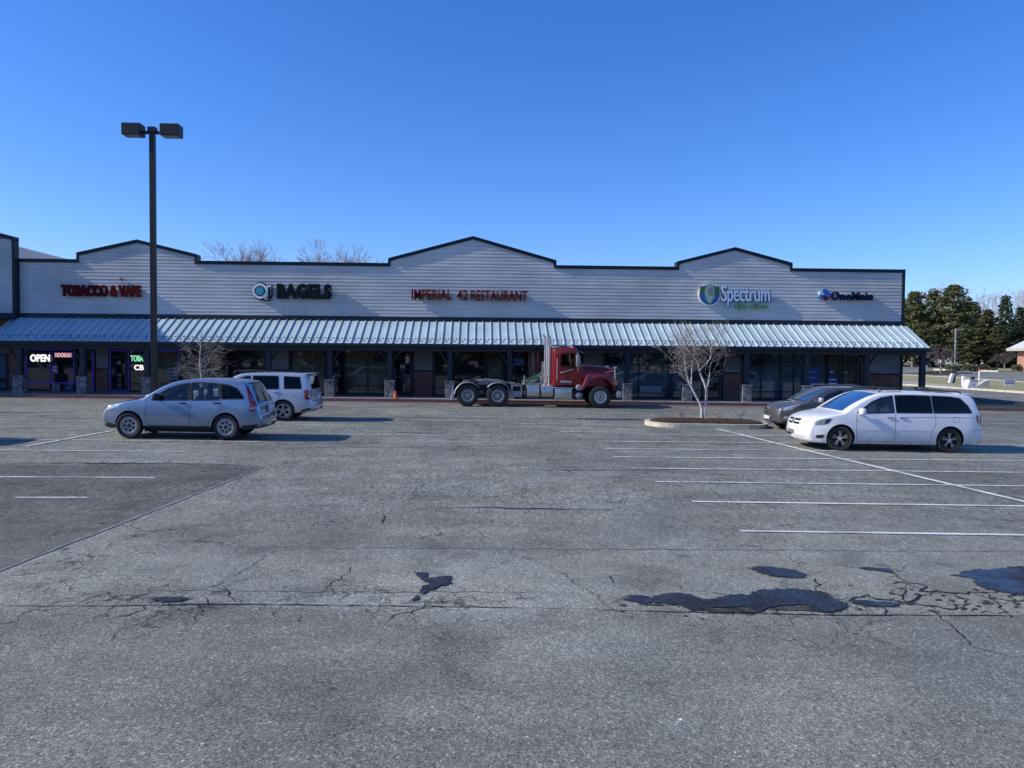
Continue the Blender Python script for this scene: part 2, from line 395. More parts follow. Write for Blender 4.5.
mLampClear = M('clear_lens', (.55, .57, .6), .08, .6, .2, 20, coat=1)
mLampAmber = M('amber_lens', (.65, .2, .02), .15, 0, .1, 12, coat=1)
mPlate = M('number_plate', (.6, .6, .6), .5)
mOrange = M('orange_plastic', (.65, .10, .03), .6)
mHose = M('green_hose', (.05, .16, .10), .5)
mPoleDk = M('lamp_post_bronze', (.028, .026, .026), .45, .2, .1, 2)
mBarkPale = M('pale_bark', (.52, .47, .42), .9, 0, .3, 6, bmp=.4)
mBark = M('grey_bark', (.20, .16, .13), .9, 0, .25, 5, bmp=.4)
mBarkTw = M('twig_bark', (.29, .255, .215), .9, 0, .2, 5)
mBarkFar = M('far_twig_bark', (.42, .37, .34), .9, 0, .2, 5)
def leafmat(name, c1, c2):
    m, nt, b = newmat(name); v = coords(nt, 'World')
    a = mixc(nt, ramp(nt, noise(nt, v, .35, 5, .7), [(.35, 0), (.65, 1)]), c1, c2)
    nt.links.new(a, b.inputs['Base Color']); b.inputs['Roughness'].default_value = .7; return m
mPine = leafmat('pine_needles', (.040, .055, .018), (.125, .125, .034))
mSpruce = leafmat('dark_needles', (.020, .034, .018), (.045, .062, .025))
mShrub = leafmat('shrub_leaves', (.05, .07, .03), (.11, .11, .05))
SKY_AIR = 1.0; SKY_DUST = .5; SKY_OZ = 4.0; SKY_SAT = 1.25; SKY_TINT = (1.02, 1.11, 1.55, 1); SKY_STR = .130; SUN_STR = 5.0
# ------------------------------------------------------------ light
SUNV = Vector((-1, -.10, .62)).normalized()
w = bpy.data.worlds.new('World'); bpy.context.scene.world = w; w.use_nodes = True
nt = w.node_tree; bg = nt.nodes['Background']
sky = N(nt, 'ShaderNodeTexSky'); sky.sky_type = 'NISHITA'; sky.sun_disc = False
sky.sun_elevation = math.asin(SUNV.z); sky.sun_rotation = math.atan2(SUNV.x, SUNV.y)
sky.air_density = SKY_AIR; sky.dust_density = SKY_DUST; sky.ozone_density = SKY_OZ; sky.altitude = 0
hs = N(nt, 'ShaderNodeHueSaturation'); hs.inputs['Saturation'].default_value = SKY_SAT
nt.links.new(sky.outputs[0], hs.inputs['Color']); 
gm = N(nt, 'ShaderNodeMix'); gm.data_type = 'RGBA'; gm.blend_type = 'MULTIPLY'; gm.inputs[0].default_value = 1
gm.inputs[7].default_value = SKY_TINT
nt.links.new(hs.outputs[0], gm.inputs[6]); nt.links.new(gm.outputs[2], bg.inputs[0])
bg.inputs[1].default_value = SKY_STR
sl = bpy.data.lights.new('sun', 'SUN'); sl.energy = SUN_STR; sl.angle = math.radians(.5); sl.color = (1, .93, .80)
so = bpy.data.objects.new('sun', sl); C.objects.link(so)
so.rotation_euler = SUNV.to_track_quat('Z', 'Y').to_euler()
sc = bpy.context.scene
sc.view_settings.view_transform = 'Standard'; sc.view_settings.look = 'None'; sc.view_settings.exposure = 0

# ------------------------------------------------------------ ground
def frange(a, b, s):
    o = []; x = a
    while x < b-1e-6: o.append(x); x += s
    o.append(b); return o
g = MB()
xs = [-2500, -1000, -400, -150]+frange(-80, -45, 5)+frange(-44, 45, 1)+frange(50, 80, 5)+[150, 400, 1000, 2500]
ys = [-600, -150, -60, -20]+frange(-5, 60, 1)+frange(65, 250, 5)+[251, 400, 1000, 2500]
vs = [(x, y, gz(x, y)) for y in ys for x in xs]; nx = len(xs)
g.add(vs, [(j*nx+i, j*nx+i+1, (j+1)*nx+i+1, (j+1)*nx+i) for j in range(len(ys)-1) for i in range(nx-1)])
tag(g.build('parking_lot_ground', mAsph, fix=False), kind='structure')

def sheet(name, poly, mat, h=.004, kind='structure', step=1.2, side=0):
    bm = bmesh.new(); tri = tessellate_polygon([[Vector((x, y, 0)) for x, y in poly]])
    V = [bm.verts.new((x, y, 0)) for x, y in poly]
    for t in tri:
        try: bm.faces.new([V[i] for i in t])
        except ValueError: pass
    for _ in range(9):
        L = [e for e in bm.edges if (e.verts[0].co-e.verts[1].co).length > step*(1 if max(e.verts[0].co.y, e.verts[1].co.y) < 60 else 5)]
        if not L: break
        bmesh.ops.subdivide_edges(bm, edges=L, cuts=1); bmesh.ops.triangulate(bm, faces=bm.faces[:])
    if side:
        r = bmesh.ops.extrude_face_region(bm, geom=bm.faces[:])
        top = set(v for v in r['geom'] if isinstance(v, bmesh.types.BMVert))
        for v in bm.verts: v.co.z = gz(v.co.x, v.co.y)+(h if v in top else -.05)
    else:
        for v in bm.verts: v.co.z = gz(v.co.x, v.co.y)+h
    bmesh.ops.recalc_face_normals(bm, faces=bm.faces[:])
    me = bpy.data.meshes.new(name); bm.to_mesh(me); bm.free(); me.materials.append(mat)
    o = bpy.data.objects.new(name, me); C.objects.link(o)
    return tag(o, kind=kind)
def strip(pts, w, jit=0):
    """polyline (world xy) -> polygon ribbon"""
    L = []; R_ = []
    for i, p in enumerate(pts):
        a = Vector(pts[max(i-1, 0)]); b = Vector(pts[min(i+1, len(pts)-1)]); d = (b-a).normalized(); n = Vector((-d.y, d.x))
        ww = (w[i] if isinstance(w, list) else w)/2*(1+random.uniform(-jit, jit))
        L.append(Vector(p)+n*ww); R_.append(Vector(p)-n*ww)
    return L, R_
def ribbon(name, lines, mat, h, jit=0, step=.8, rough=0, closed=False):
    mb = MB()
    for pts, w in lines:
        P = [Vector(pts[0])]
        for q in pts[1:]:
            q = Vector(q); p = P[-1]; n = max(1, int((q-p).length/step))
            for k in range(1, n+1):
                r = p.lerp(q, k/n)
                if rough and k < n: d = (q-p).normalized(); r = r+Vector((-d.y, d.x))*random.gauss(0, rough)
                P.append(r)
        if rough: ws = [w*(.25+.75*math.sin(PI*min(1, max(.05, (i+.5)/len(P))))) for i in range(len(P))]
        else: ws = w
        L, R_ = strip(P, ws, jit)
        vs = []
        for a, b in zip(L, R_): vs += [(a.x, a.y, gz(a.x, a.y)+h), (b.x, b.y, gz(b.x, b.y)+h)]
        mb.add(vs, [(2*i, 2*i+1, 2*i+3, 2*i+2) for i in range(len(P)-1)])
    return tag(mb.build(name, mat, fix=False), kind='structure')
G = ground
# darker old paving left of the seam
random.seed(3)
patch = [G(-60, 571+.392*60), G(0, 571), G(265, 467), G(225, 464), G(150, 464), G(60, 465), G(-60, 466)]
sheet('old_paving', patch, mAsphD, .004)
ribbon('paving_seam', [([G(-60, 594.5), G(0, 571), G(130, 520), G(265, 467)], .06)], mJoint, .008, .5, .15, rough=.004)
# painted lines
def ln(x0, y0, x1, y1, w=.1): return ([G(x0, y0), G(x1, y1)], w)
right = [ln(740, 531.5, 1090, 536.5), ln(692, 502, 1090, 507.5), ln(655, 482, 1090, 487.2), ln(632, 468.5, 1090, 473.5),
         ln(614, 457.2, 1070, 461.5), ln(604, 449, 1060, 453), ln(600, 441.5, 1060, 446), ln(650, 435, 800, 436.5)]
ribbon('parking_line', right[:2], mLine, .012, .05)
ribbon('parking_line', [(a_, .13) for a_, b_ in right[2:]], mLineF, .012, .05)
ribbon('aisle_line', [ln(716, 429, 1110, 522.5, .13)], mLine, .017, .05)
ribbon('parking_line', [ln(-60, 477, 155, 478), ln(15, 498, 88, 498, .08), ln(-60, 439.5, 210, 441.5), ln(-60, 450, 185, 452),
    ln(-50, 419.7, 96, 421), ln(-50, 426.5, 100, 427.7), ln(338, 408.6, 406, 409), ln(473, 410.6, 543, 411.3), ln(608, 412.5, 676, 413.6),
    ln(330, 434.5, 480, 436), ln(520, 424, 640, 426), ln(150, 440.8, 260, 442), ln(280, 447, 500, 445, .06), ln(940, 419, 1060, 421), ln(975, 423, 1060, 425), ln(560, 432, 640, 433)], mLineF, .012, .05)
ribbon('aisle_line', [ln(26, 447, 114, 431, .1)], mLineF, .017, .05)
ribbon('joint_line', [ln(160, 546.5, 1100, 552, .03), ln(120, 590, 560, 593, .02), ln(560, 508, 430, 508, .03)], mJoint, .006, .6, .12, rough=.02)
# cracks
def Z(s, ox, oy, pts): return [G(ox+x/s, oy+y/s) for x, y in pts]
cr = []
z2 = lambda *p: Z(2, 0, 400, p)
z3 = lambda *p: Z(2.415, 600, 550, p)
cr += [(z2((-60, 411), (100, 413), (200, 413), (420, 409), (640, 411), (1024, 416), (1300, 424)), .014),
       (z3((0, 145), (200, 151), (560, 158), (1100, 160)), .02),
       (z2((420, 375), (450, 360), (500, 335), (550, 300)), .012), (z2((640, 390), (660, 370), (690, 350), (710, 330)), .012),
       (z2((420, 372), (450, 380), (470, 405)), .014), (z2((200, 440), (260, 430), (300, 408)), .014), (z2((370, 455), (400, 430), (415, 405), (410, 396)), .014),
       (z2((545, 432), (565, 412)), .012), (z2((770, 445), (800, 428), (830, 425)), .014), (z2((140, 415), (180, 395), (240, 385)), .012),
       (z2((255, 412), (262, 398), (300, 388)), .010), (z2((210, 490), (260, 455), (300, 440)), .01), (z2((595, 430), (605, 448)), .01),
       (z2((820, 426), (850, 408), (900, 402), (925, 398)), .018), (z2((800, 408), (850, 403), (880, 410)), .014), (z2((760, 248), (768, 235), (764, 226)), .02),
       (z2((170, 405), (220, 400), (330, 396)), .012), (z2((640, 384), (700, 378), (830, 384)), .008),
       (z3((560, 120), (600, 124), (645, 108), (670, 120), (720, 126), (760, 122), (800, 105)), .045), (z3((700, 55), (735, 75), (790, 88), (770, 100), (800, 102), (850, 105), (925, 103), (990, 98)), .035),
       (z3((800, 135), (830, 172), (850, 185), (880, 215), (905, 240)), .018), (z3((925, 100), (960, 130), (990, 165)), .02), (z3((640, 130), (700, 138), (760, 130), (830, 142), (900, 130)), .03),
       (z3((520, 70), (525, 88), (522, 100)), .02), (z3((690, 160), (685, 140), (655, 128)), .016), (z3((10, 70), (25, 62), (30, 75), (20, 85)), .016), (z3((690, 82), (730, 78), (780, 96)), .02),
       (z3((900, 104), (940, 118), (1000, 125), (1060, 120)), .024), (z3((870, 150), (930, 148), (960, 155), (1010, 150)), .014), (z3((985, 100), (1000, 130), (1040, 150)), .02),
       (z3((905, 235), (960, 250), (1024, 258)), .010), (z2((210, 215), (245, 252), (300, 275)), .008), (z2((110, 575-170), (160, 400)), .01),
       (z3((745, 128), (730, 110), (740, 96)), .02), (z3((860, 106), (880, 125), (870, 140)), .016)]
ribbon('long_joint', [(z2((-60, 411), (100, 413), (200, 413), (420, 409), (640, 411), (1024, 416), (1180, 419)), .020), (z3((0, 146), (200, 151), (560, 158), (1150, 160)), .024)], mCrack, .0065, .6, .10, rough=.006)
ribbon('asphalt_crack', [(p_, w_*.85) for p_, w_ in cr[2:]], mCrack, .007, .5, .07, rough=.022)
# thin dark sealed joints far off
ribbon('sealed_joint', [([G(-40, 412), G(30, 412.5), G(75, 412)], .22), ([G(396, 433), G(445, 433.4)], .12), ([G(330, 419), G(640, 427.3)], .05),
    ([G(50, 463), G(200, 464), G(235, 465)], .10), ([G(0, 464), G(90, 463.5)], .03), ([G(440, 508), G(610, 510)], .05), ([G(520, 470), G(640, 470.5)], .04)], mCrack, .007, .5, .25, rough=.05)
# puddles
mDamp = asphalt('damp_asphalt', .05)
def puddle(pts, it=5, amp=.13):
    P = [Vector(p) for p in pts]
    for _ in range(it):
        Q = []
        for i, p in enumerate(P):
            q = P[(i+1) % len(P)]; d = q-p
            Q += [p, (p+q)/2+Vector((-d.y, d.x))*random.gauss(0, amp)]
        P = Q
    return [(p.x, p.y) for p in P]
random.seed(11)
for cx3, cy3, n3, sp3 in ((640, 118, 10, 60), (800, 112, 16, 70), (905, 128, 16, 70), (230, 150, 8, 120)):
    for _ in range(n3):
        a3, b3 = cx3+random.gauss(0, sp3), cy3+random.gauss(0, 13); r3 = random.uniform(3, 10)
        sheet('damp_spot', puddle(z3((a3-r3, b3), (a3-r3*.3, b3-r3*.28), (a3+r3*.7, b3-r3*.2), (a3+r3, b3+r3*.1), (a3+r3*.2, b3+r3*.3)), 3, .16), mDamp, .0075, step=.5)
for pts in [z3((50, 121), (75, 113), (95, 112), (130, 120), (165, 107), (205, 108), (250, 122), (290, 116), (330, 110), (365, 110), (385, 98), (430, 96), (480, 97), (525, 101), (545, 110), (565, 122), (585, 126), (600, 138), (565, 152), (500, 150), (515, 140), (460, 136), (415, 140), (395, 150), (370, 147), (340, 138), (280, 140), (260, 150), (220, 148), (195, 136), (150, 130), (100, 132)),
            z3((362, 49), (385, 42), (410, 42), (440, 46), (480, 54), (497, 62), (490, 67), (450, 67), (400, 60)),
            z3((852, 62), (885, 52), (940, 49), (980, 44), (1060, 44), (1130, 52), (1150, 75), (1110, 100), (1050, 104), (1000, 111), (965, 100), (930, 96), (912, 84), (915, 72)),
            z3((618, 45), (650, 43), (700, 47), (706, 55), (680, 53)),
            z3((600, 130), (640, 124), (690, 128), (720, 133), (700, 139), (640, 137)),
            z2((832, 346), (858, 348), (850, 356), (902, 355), (895, 370), (872, 378), (850, 388), (832, 402), (820, 402), (838, 382), (852, 366), (832, 352)),
            z2((300, 400), (340, 396), (380, 398), (360, 404), (320, 405))]:
    pp = puddle(pts); cx_ = sum(p[0] for p in pp)/len(pp); cy_ = sum(p[1] for p in pp)/len(pp)
    sheet('puddle', pp, mWet, .012, step=.5)
    damp = [(x_+(x_-cx_)*.01+.02*(1 if x_ > cx_ else -1)+random.gauss(0, .012), y_+.018*(1 if y_ > cy_ else -1)+random.gauss(0, .01)) for x_, y_ in pp]
    sheet('damp_patch', damp, mDamp, .0085, step=.5)
random.seed(5)

# ------------------------------------------------------------ island with kerb, mulch
def capsule(x0, x1, y0, y1, r, n=8):
    P = []
    for cx, cy, a0 in ((x1-r, y1-r, 0), (x0+r, y1-r, 90), (x0+r, y0+r, 180), (x1-r, y0+r, 270)):
        for k in range(n+1):
            a = math.radians(a0+90*k/n); P.append((cx+r*math.cos(a), cy+r*math.sin(a)))
    return P
IX0, IX1, IY0, IY1 = 5.85, 10.2, 26.1, 28.1
isl = empty('planting_island', (0, 0, 0), 0, 'mulched planting island with worn cream kerb around the bare white tree', 'planting island')
k = sheet('kerb', capsule(IX0, IX1, IY0, IY1, .95), mKerb, .15, None, side=1); k.parent = isl
mu = sheet('mulch', capsule(IX0+.18, IX1-.18, IY0+.18, IY1-.18, .78), mMulch, .158, None, side=1, step=.25)
for v in mu.data.vertices:
    if v.co.z > gz(v.co.x, v.co.y)+.1:
        dd = min(v.co.x-IX0, IX1-v.co.x, v.co.y-IY0, IY1-v.co.y)
        v.co.z += min(.10, max(0, dd-.2)*.12)+random.uniform(0, .03)
mu.parent = isl
# ------------------------------------------------------------ sidewalk in front of the shops
def slab(name, x0, x1, y0, y1, h, mat, step=2):
    mb = MB(); X = frange(x0, x1, step); n = len(X)
    vs = []
    for y, hh in ((y0, -.1), (y0, h), (y1, h), (y1, -.1)):
        vs += [(x, y, gz(x, y)+hh) for x in X]
    fs = [(j*n+i, j*n+i+1, (j+1)*n+i+1, (j+1)*n+i) for j in range(3) for i in range(n-1)]
    fs += [(0, n, 2*n, 3*n), (n-1, 2*n-1, 3*n-1, 4*n-1)]
    mb.add(vs, fs); return mb.build(name, mat)
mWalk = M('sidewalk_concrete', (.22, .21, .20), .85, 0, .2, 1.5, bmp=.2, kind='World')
tag(slab('sidewalk', -45, 23.6, 37.62, 40.62, .15, mWalk), kind='structure')
tag(slab('kerb', -45, 23.6, 37.47, 37.617, .145, mRedK), kind='structure')
ribbon('fire_lane_paint', [([(-45, 37.0), (23, 37.0)], .85)], mRedP, .006)
# grass strip right of the building, inside its own kerb
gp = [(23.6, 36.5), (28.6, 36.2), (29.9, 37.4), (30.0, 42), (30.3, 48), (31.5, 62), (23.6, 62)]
mVergeDk = grassmat('dark_green_verge', (.012, .022, .008), (.022, .034, .012), (.008, .016, .006))  # near-black green colour over the whole strip
sheet('verge_strip', gp, mVergeDk, .14, side=1)
ribbon_k = MB()
def kerbline(name, pts, mat, w=.16, h=.15, step=1.0):
    mb = MB(); P = [Vector(pts[0])]
    for q in pts[1:]:
        q = Vector(q); p = P[-1]; n = max(1, int((q-p).length/step))
        P += [p.lerp(q, k/n) for k in range(1, n+1)]
    L, R_ = strip(P, w); vs = []
    for a, b in zip(L, R_):
        vs += [(a.x, a.y, gz(a.x, a.y)-.05), (a.x, a.y, gz(a.x, a.y)+h), (b.x, b.y, gz(b.x, b.y)+h), (b.x, b.y, gz(b.x, b.y)-.05)]
    fs = []
    for i in range(len(P)-1):
        for k in range(3): fs.append((4*i+k, 4*i+k+1, 4*i+k+5, 4*i+k+4))
    fs += [(0, 1, 2, 3), tuple(len(vs)-4+k for k in range(4))]
    mb.add(vs, fs); return tag(mb.build(name, mat), kind='structure')
kerbline('kerb', [(23.6, 36.4), (28.6, 36.1), (29.6, 36.6)], mRedK)
kerbline('kerb', [(29.6, 36.6), (30.05, 37.4), (30.12, 42), (30.4, 48), (31.6, 62), (33.5, 80)], mKerb)
# far side of the road
fs_ = [G(840, 382.5), G(900, 385.0), G(960, 389.0), G(1024, 393.3), G(1110, 399.5)]
kerbline('kerb', fs_, mKerb, .5, .14, 3)
la = [G(840, 382), G(900, 384.6), G(960, 388.4), G(1024, 392.6), G(1110, 398.5), G(1110, 388), G(1060, 385.0), G(1024, 383.2), G(985, 380.6), G(950, 378.3), G(928, 377), G(895, 375.2), G(840, 372.8)]
sheet('lawn', la, mGrass, .12, side=1)
ribbon('path', [([G(840, 380.8), G(900, 383.2), G(925, 385.3), G(955, 387.6)], 2.2)], mConc, .135, step=2)
kerbline('kerb', [G(840, 372.4), G(895, 374.9), G(928, 376.7), G(950, 378.0), G(985, 380.3), G(1024, 382.9), G(1060, 384.7)], mKerb, .3, .15, 5)
mFarA = asphalt('far_asphalt', .22)
sheet('far_parking_lot', [G(840, 372.3), G(895, 374.7), G(950, 377.8), G(1024, 382.7), G(1110, 387.5), G(1110, 371.5), G(1024, 370.6), G(960, 369.8), G(840, 369.0)], mFarA, .02, step=4)
for px, py, w_ in ((930, 374.4, 4), (949, 373.2, 3.5)):
    x, y = G(px, py); sheet('mulch_bed', capsule(x-w_, x+w_, y-2, y+2, 1.9), mMulch, .12, side=1, step=3)
for a, b in (((935, 370.3), (962, 371.3)), ((973, 371.3), (1000, 372.2))):
    kerbline('kerb', [G(*a), G(*b)], mKerb, .8, .3, 5)
sheet('lawn', [G(973, 371.2), G(1024, 372.1), G(1100, 373), G(1100, 367.4), G(973, 366.8)], mGrass, .1, step=8)
# ------------------------------------------------------------ the row of shops
YF = 40.5
def PX(px): return onY(px, 370, YF)[0]
shop = empty('shopping_centre', (-.6, YF, .4), 0, 'long single storey row of shops with grey clapboard gables and pale metal awning', 'building')
def bp(mb, name, mat, parent=None, smooth=None):
    """build a part in world coordinates under the building"""
    o = mb.build(name, mat, None, smooth); o.parent = parent or shop
    o.matrix_parent_inverse = Matrix.Identity(4)
    return o
shop.location = (0, 0, 0)
FLAT = 7.42; XL, XR = -23.82, 22.66
GAB = [(-20.76, -14.7, 7.76, -17.7, 8.47), (-4.87, 3.9, 7.68, -.47, 8.88), (10.32, 16.5, 7.70, 13.4, 8.49)]
def topline():
    P = [(XL, FLAT)]
    for a, b, s, pk, pz in GAB: P += [(a, FLAT), (a, s), (pk, pz), (b, s), (b, FLAT)]
    return P+[(XR, FLAT)]
TL = topline()
# wall mass behind the boards
b = MB(); b.prism(TL+[(XR, -.4), (XL, -.4)], YF+.012, YF+.45); b.box(XL+.1, XR-.1, YF+.45, 52.5, -.4, 5.3)
bp(b, 'wall', mPanel)
b = MB(); b.box(XL, XR-.02, YF+.45, 52.8, 5.3, 5.4); bp(b, 'roof', mBackRoof)
# clapboards
EXP = .178; DEP = .0145
def spans(z):
    if z <= FLAT-.1: return [(XL+.16, XR-.14)]
    o = []
    for a, bb, s, pk, pz in GAB:
        if z <= s-.1: o.append((a+.06, bb-.06))
        elif z < pz-.12:
            t = (z-(s-.1))/(pz-.1-(s-.1)); o.append((a+.06+(pk-a-.06)*t, bb-.06-(bb-.06-pk)*t))
        else: o.append((pk, pk))
    return o
levels = []
z = 4.68
while z < 8.9:
    levels.append(z)
    nz = z+EXP
    if z < FLAT-.1 < nz: nz = FLAT-.1
    z = nz+1e-4
random.seed(21)
b = MB()
for i, z0 in enumerate(levels[:-1]):
    z1 = levels[i+1]+.004; A = spans(z0); B = spans(z1-.005)
    if len(A) == 1 and len(B) == 3: B = A
    for (a0, a1), (c0, c1) in zip(A, B):
        x = a0+random.uniform(.5, 3.6); cuts = [a0]
        while x < a1-.3: cuts.append(x); x += 3.66
        cuts.append(a1)
        if a1-a0 < .05: continue
        for p, q in zip(cuts, cuts[1:]):
            d = DEP+random.uniform(-.0022, .0028); dz = random.uniform(-.003, .003)
            tp, tq = min(max(p, c0), c1), min(max(q, c0), c1)
            n = max(1, int((q-p)/.9)); ws = [random.uniform(-.0013, .0013) for _ in range(n+1)]
            vs = []
            for k in range(n+1):
                t = k/n; xb = p+(q-p)*t+(.002 if k == 0 else 0); xt = tp+(tq-tp)*t
                vs += [(xt, YF+.003, z1), (xb, YF-d-ws[k], z0+dz), (xb, YF+.011, z0+dz)]
            fs = []
            for k in range(n): fs += [(3*k, 3*k+3, 3*k+4, 3*k+1), (3*k+1, 3*k+4, 3*k+5, 3*k+2)]
            b.add(vs, fs)
o = b.build('clapboard_siding', mSiding, None, None, fix=False); o.parent = shop
# cap trim along the roofline, corner boards, band above the awning
b = MB()
T = .135
off = []
for i, (x, z) in enumerate(TL): off.append((x, z))
for (x0, z0), (x1, z1) in zip(TL, TL[1:]):
    if abs(x0-x1) < .01:
        zl, zh = min(z0, z1), max(z0, z1)
        # vertical return of a gable step
        up = z1 > z0
        xa, xb = (x0-.02, x0+.11) if up else (x0-.11, x0+.02)
        b.box(xa, xb, YF-.048, YF+.5, zl-T, zh-.004)
    else:
        s_ = (z1-z0)/(x1-x0)
        b.prism([(x0, z0), (x1, z1), (x1, z1-T), (x0, z0-T)], YF-.055, YF+.52)
        b.prism([(x0, z0+.035), (x1, z1+.035), (x1, z1+.002), (x0, z0+.002)], YF-.10, YF+.56)
b.box(XR-.16, XR, YF-.045, YF+.46, 3.1, FLAT-.1); b.box(XL, XL+.18, YF-.045, YF+.02, 4.3, FLAT-.1)
b.box(XL, XR-.17, YF-.06, YF+.02, 4.44, 4.68)
b.box(XL, XR+.02, YF-.11, YF-.065, 4.44, 4.485)
bp(b, 'roofline_trim', mTrim)
# ---- awning
aw = empty('awning'); aw.parent = shop
AY0, AZ0, AY1, AZ1 = YF-.10, 4.43, 38.2, 3.235; AXL, AXR = XL-.1, XR+.12
b = MB()
b.add([(AXL, AY0, AZ0), (AXR, AY0, AZ0), (AXR, AY1, AZ1), (AXL, AY1, AZ1), (AXL, AY0, AZ0-.05), (AXR, AY0, AZ0-.05), (AXR, AY1+.02, AZ1-.05), (AXL, AY1+.02, AZ1-.05)],
      [(0, 1, 2, 3), (4, 5, 6, 7), (0, 3, 7, 4), (1, 2, 6, 5), (3, 2, 6, 7)])
SP = .4064; k = 0; nrm = Vector((0, -(AZ0-AZ1), AY0-AY1)).normalized(); nrm = Vector((0, -abs(nrm.y), abs(nrm.z)))
sx = []
x = AXL+.02
while x < AXR:
    sx.append(x)
    h = .062; ww = .016
    p0 = Vector((x, AY0, AZ0)); p1 = Vector((x, AY1-.01, AZ1-.004))
    vs = []
    for p in (p0, p1):
        for dx, hh in ((-ww, -.002), (-ww, h), (ww, h), (ww, -.002)): vs.append(p+Vector((dx, 0, 0))+nrm*hh)
    b.add(vs, [(0, 1, 5, 4), (1, 2, 6, 5), (2, 3, 7, 6), (0, 1, 2, 3), (4, 5, 6, 7)])
    x += SP
bp(b, 'roof_panels', mMetalRoof, aw)
b = MB()
mGuard = M('snow_guard_metal', (.12, .15, .19), .6, .2, .1, 3, kind='World')
for x in sx[:-1]:
    for t, xo in ((.80, .10), (.80, .30), (.90, .20)):
        p = Vector((x+xo+random.uniform(-.01, .01), AY0+(AY1-AY0)*t, AZ0+(AZ1-AZ0)*t)); d = Vector((0, AY1-AY0, AZ1-AZ0)).normalized()
        vs = []
        for dy in (-.025, .035):
            for dx, hh in ((-.04, .001), (-.03, .05), (.03, .05), (.04, .001)): vs.append(p+Vector((dx, 0, 0))+nrm*(hh if dy < 0 or hh < .01 else hh*.5)+d*dy)
        b.add(vs, [(0, 1, 2, 3), (4, 5, 6, 7), (0, 1, 5, 4), (1, 2, 6, 5), (2, 3, 7, 6)])
o = bp(b, 'snow_guards', mGuard, aw); o['kind'] = 'stuff'
b = MB(); b.box(AXL, AXR, AY1-.01, AY1+.04, 3.04, AZ1-.055); b.box(AXL, AXR, AY1-.07, AY1-.012, 3.12, AZ1-.02)
bp(b, 'fascia', mTrim, aw)
b = MB(); b.box(AXL, AXR, AY1+.04, YF-.065, 3.06, 3.10); b.box(AXL, AXR, 38.5, 38.75, 2.86, 3.058); bp(b, 'soffit', mSoffit, aw)
for xe in (AXL+.01, AXR-.01):
    b = MB(); b.add([(xe, AY0, 3.1), (xe, AY1+.04, 3.1), (xe, AY0, AZ0-.05)], [(0, 1, 2)]); bp(b, 'end_panel', mTrim, aw)
# ---- pillars
PY = 38.62
for px in (-43, 20, 83.5, 147.5, 207, 268.5, 330, 390, 450, 509.5, 568, 627, 686.5, 746, 806, 866, 922):
    X = onY(px, 375, PY)[0]; zf = gz(X, PY)+.145
    b = MB(); b.box(X-.12, X+.12, PY-.12, PY+.12, zf+.8, 2.865)
    b.box(X-.15, X+.15, PY-.15, PY+.15, 2.72, 2.80)
    for sgn in (-1, 1):
        pts = [(X+sgn*(.10+.55*(t/6)**1.0), PY, 2.22+.66*math.sin(t/6*PI/2)**.9) for t in range(7)]
        b.tube(pts, .055, 4)
    p = bp(b, 'pillar', mPost)
    b = MB(); b.bbox(X-.235, X+.235, PY-.235, PY+.235, zf-.05, zf+.80, .015); b.bbox(X-.27, X+.27, PY-.27, PY+.27, zf+.802, zf+.87, .01)
    o = b.build('stone_base', mStone); o.parent = p
# ---- shop fronts
HEAD = 3.06
def floor_z(x): return gz(x, YF)+.15
def window(x0, x1, mull=(), glass=mShopA, transom=2.46, rail=True):
    X0, X1 = PX(x0), PX(x1); zf = floor_z((X0+X1)/2)
    ms = [X0]+[PX(q) for q in mull]+[X1]
    b = MB(); fwid = .05
    for i, q in enumerate(ms):
        a = q-fwid/2 if 0 < i < len(ms)-1 else (q if i == 0 else q-fwid)
        b.box(a, a+fwid, YF-.09, YF+.01, zf, HEAD)
    for z0, z1 in [(zf, zf+.10), (HEAD-.07, HEAD)]+([(transom-.025, transom+.025)] if transom else [])+([(zf+.42, zf+.47)] if rail else []):
        b.box(X0+fwid, X1-fwid, YF-.082, YF+.005, z0, z1)
    wn = bp(b, 'window', mFrame)
    b = MB()
    for p, q in zip(ms, ms[1:]):
        tl = random.uniform(-.004, .004); tz = random.uniform(-.004, .004)
        b.add([(p+.01, YF-.035-tl, zf), (q-.01, YF-.035+tl, zf), (q-.01, YF-.035+tl+tz, HEAD-.01), (p+.01, YF-.035-tl+tz, HEAD-.01)], [(0, 1, 2, 3)])
    alt = {mShopA: (mShopA, mShopA, mShopB, mShopC), mShopB: (mShopB, mShopA, mShopB), mShopC: (mShopC, mShopC, mShopA)}[glass]
    b.m = [random.randrange(len(alt)) for _ in b.f]
    o = b.build('pane', list(alt), fix=False); o.parent = wn
def door(x0, x1, glass=mShopA, transom=2.46):
    X0, X1 = PX(x0), PX(x1); zf = floor_z((X0+X1)/2); f = .09
    b = MB()
    for a, c in ((X0, X0+f), (X1-f, X1)): b.box(a, c, YF-.095, YF+.01, zf, HEAD)
    for z0, z1 in ((zf, zf+.22), (transom-.06, transom+.06), (HEAD-.06, HEAD), (zf+.95, zf+1.02)): b.box(X0+f, X1-f, YF-.088, YF+.005, z0, z1)
    d = bp(b, 'door', mFrame)
    b = MB(); b.add([(X0+.02, YF-.04, zf), (X1-.02, YF-.04, zf), (X1-.02, YF-.04, HEAD-.01), (X0+.02, YF-.04, HEAD-.01)], [(0, 1, 2, 3)])
    o = b.build('pane', glass, fix=False); o.parent = d
    b = MB(); b.tube([(X0+.16, YF-.10, zf+.85), (X0+.16, YF-.15, zf+.9), (X0+.16, YF-.15, zf+1.2), (X0+.16, YF-.10, zf+1.25)], .012, 6)
    o = b.build('handle', mDullMetal); o.parent = d
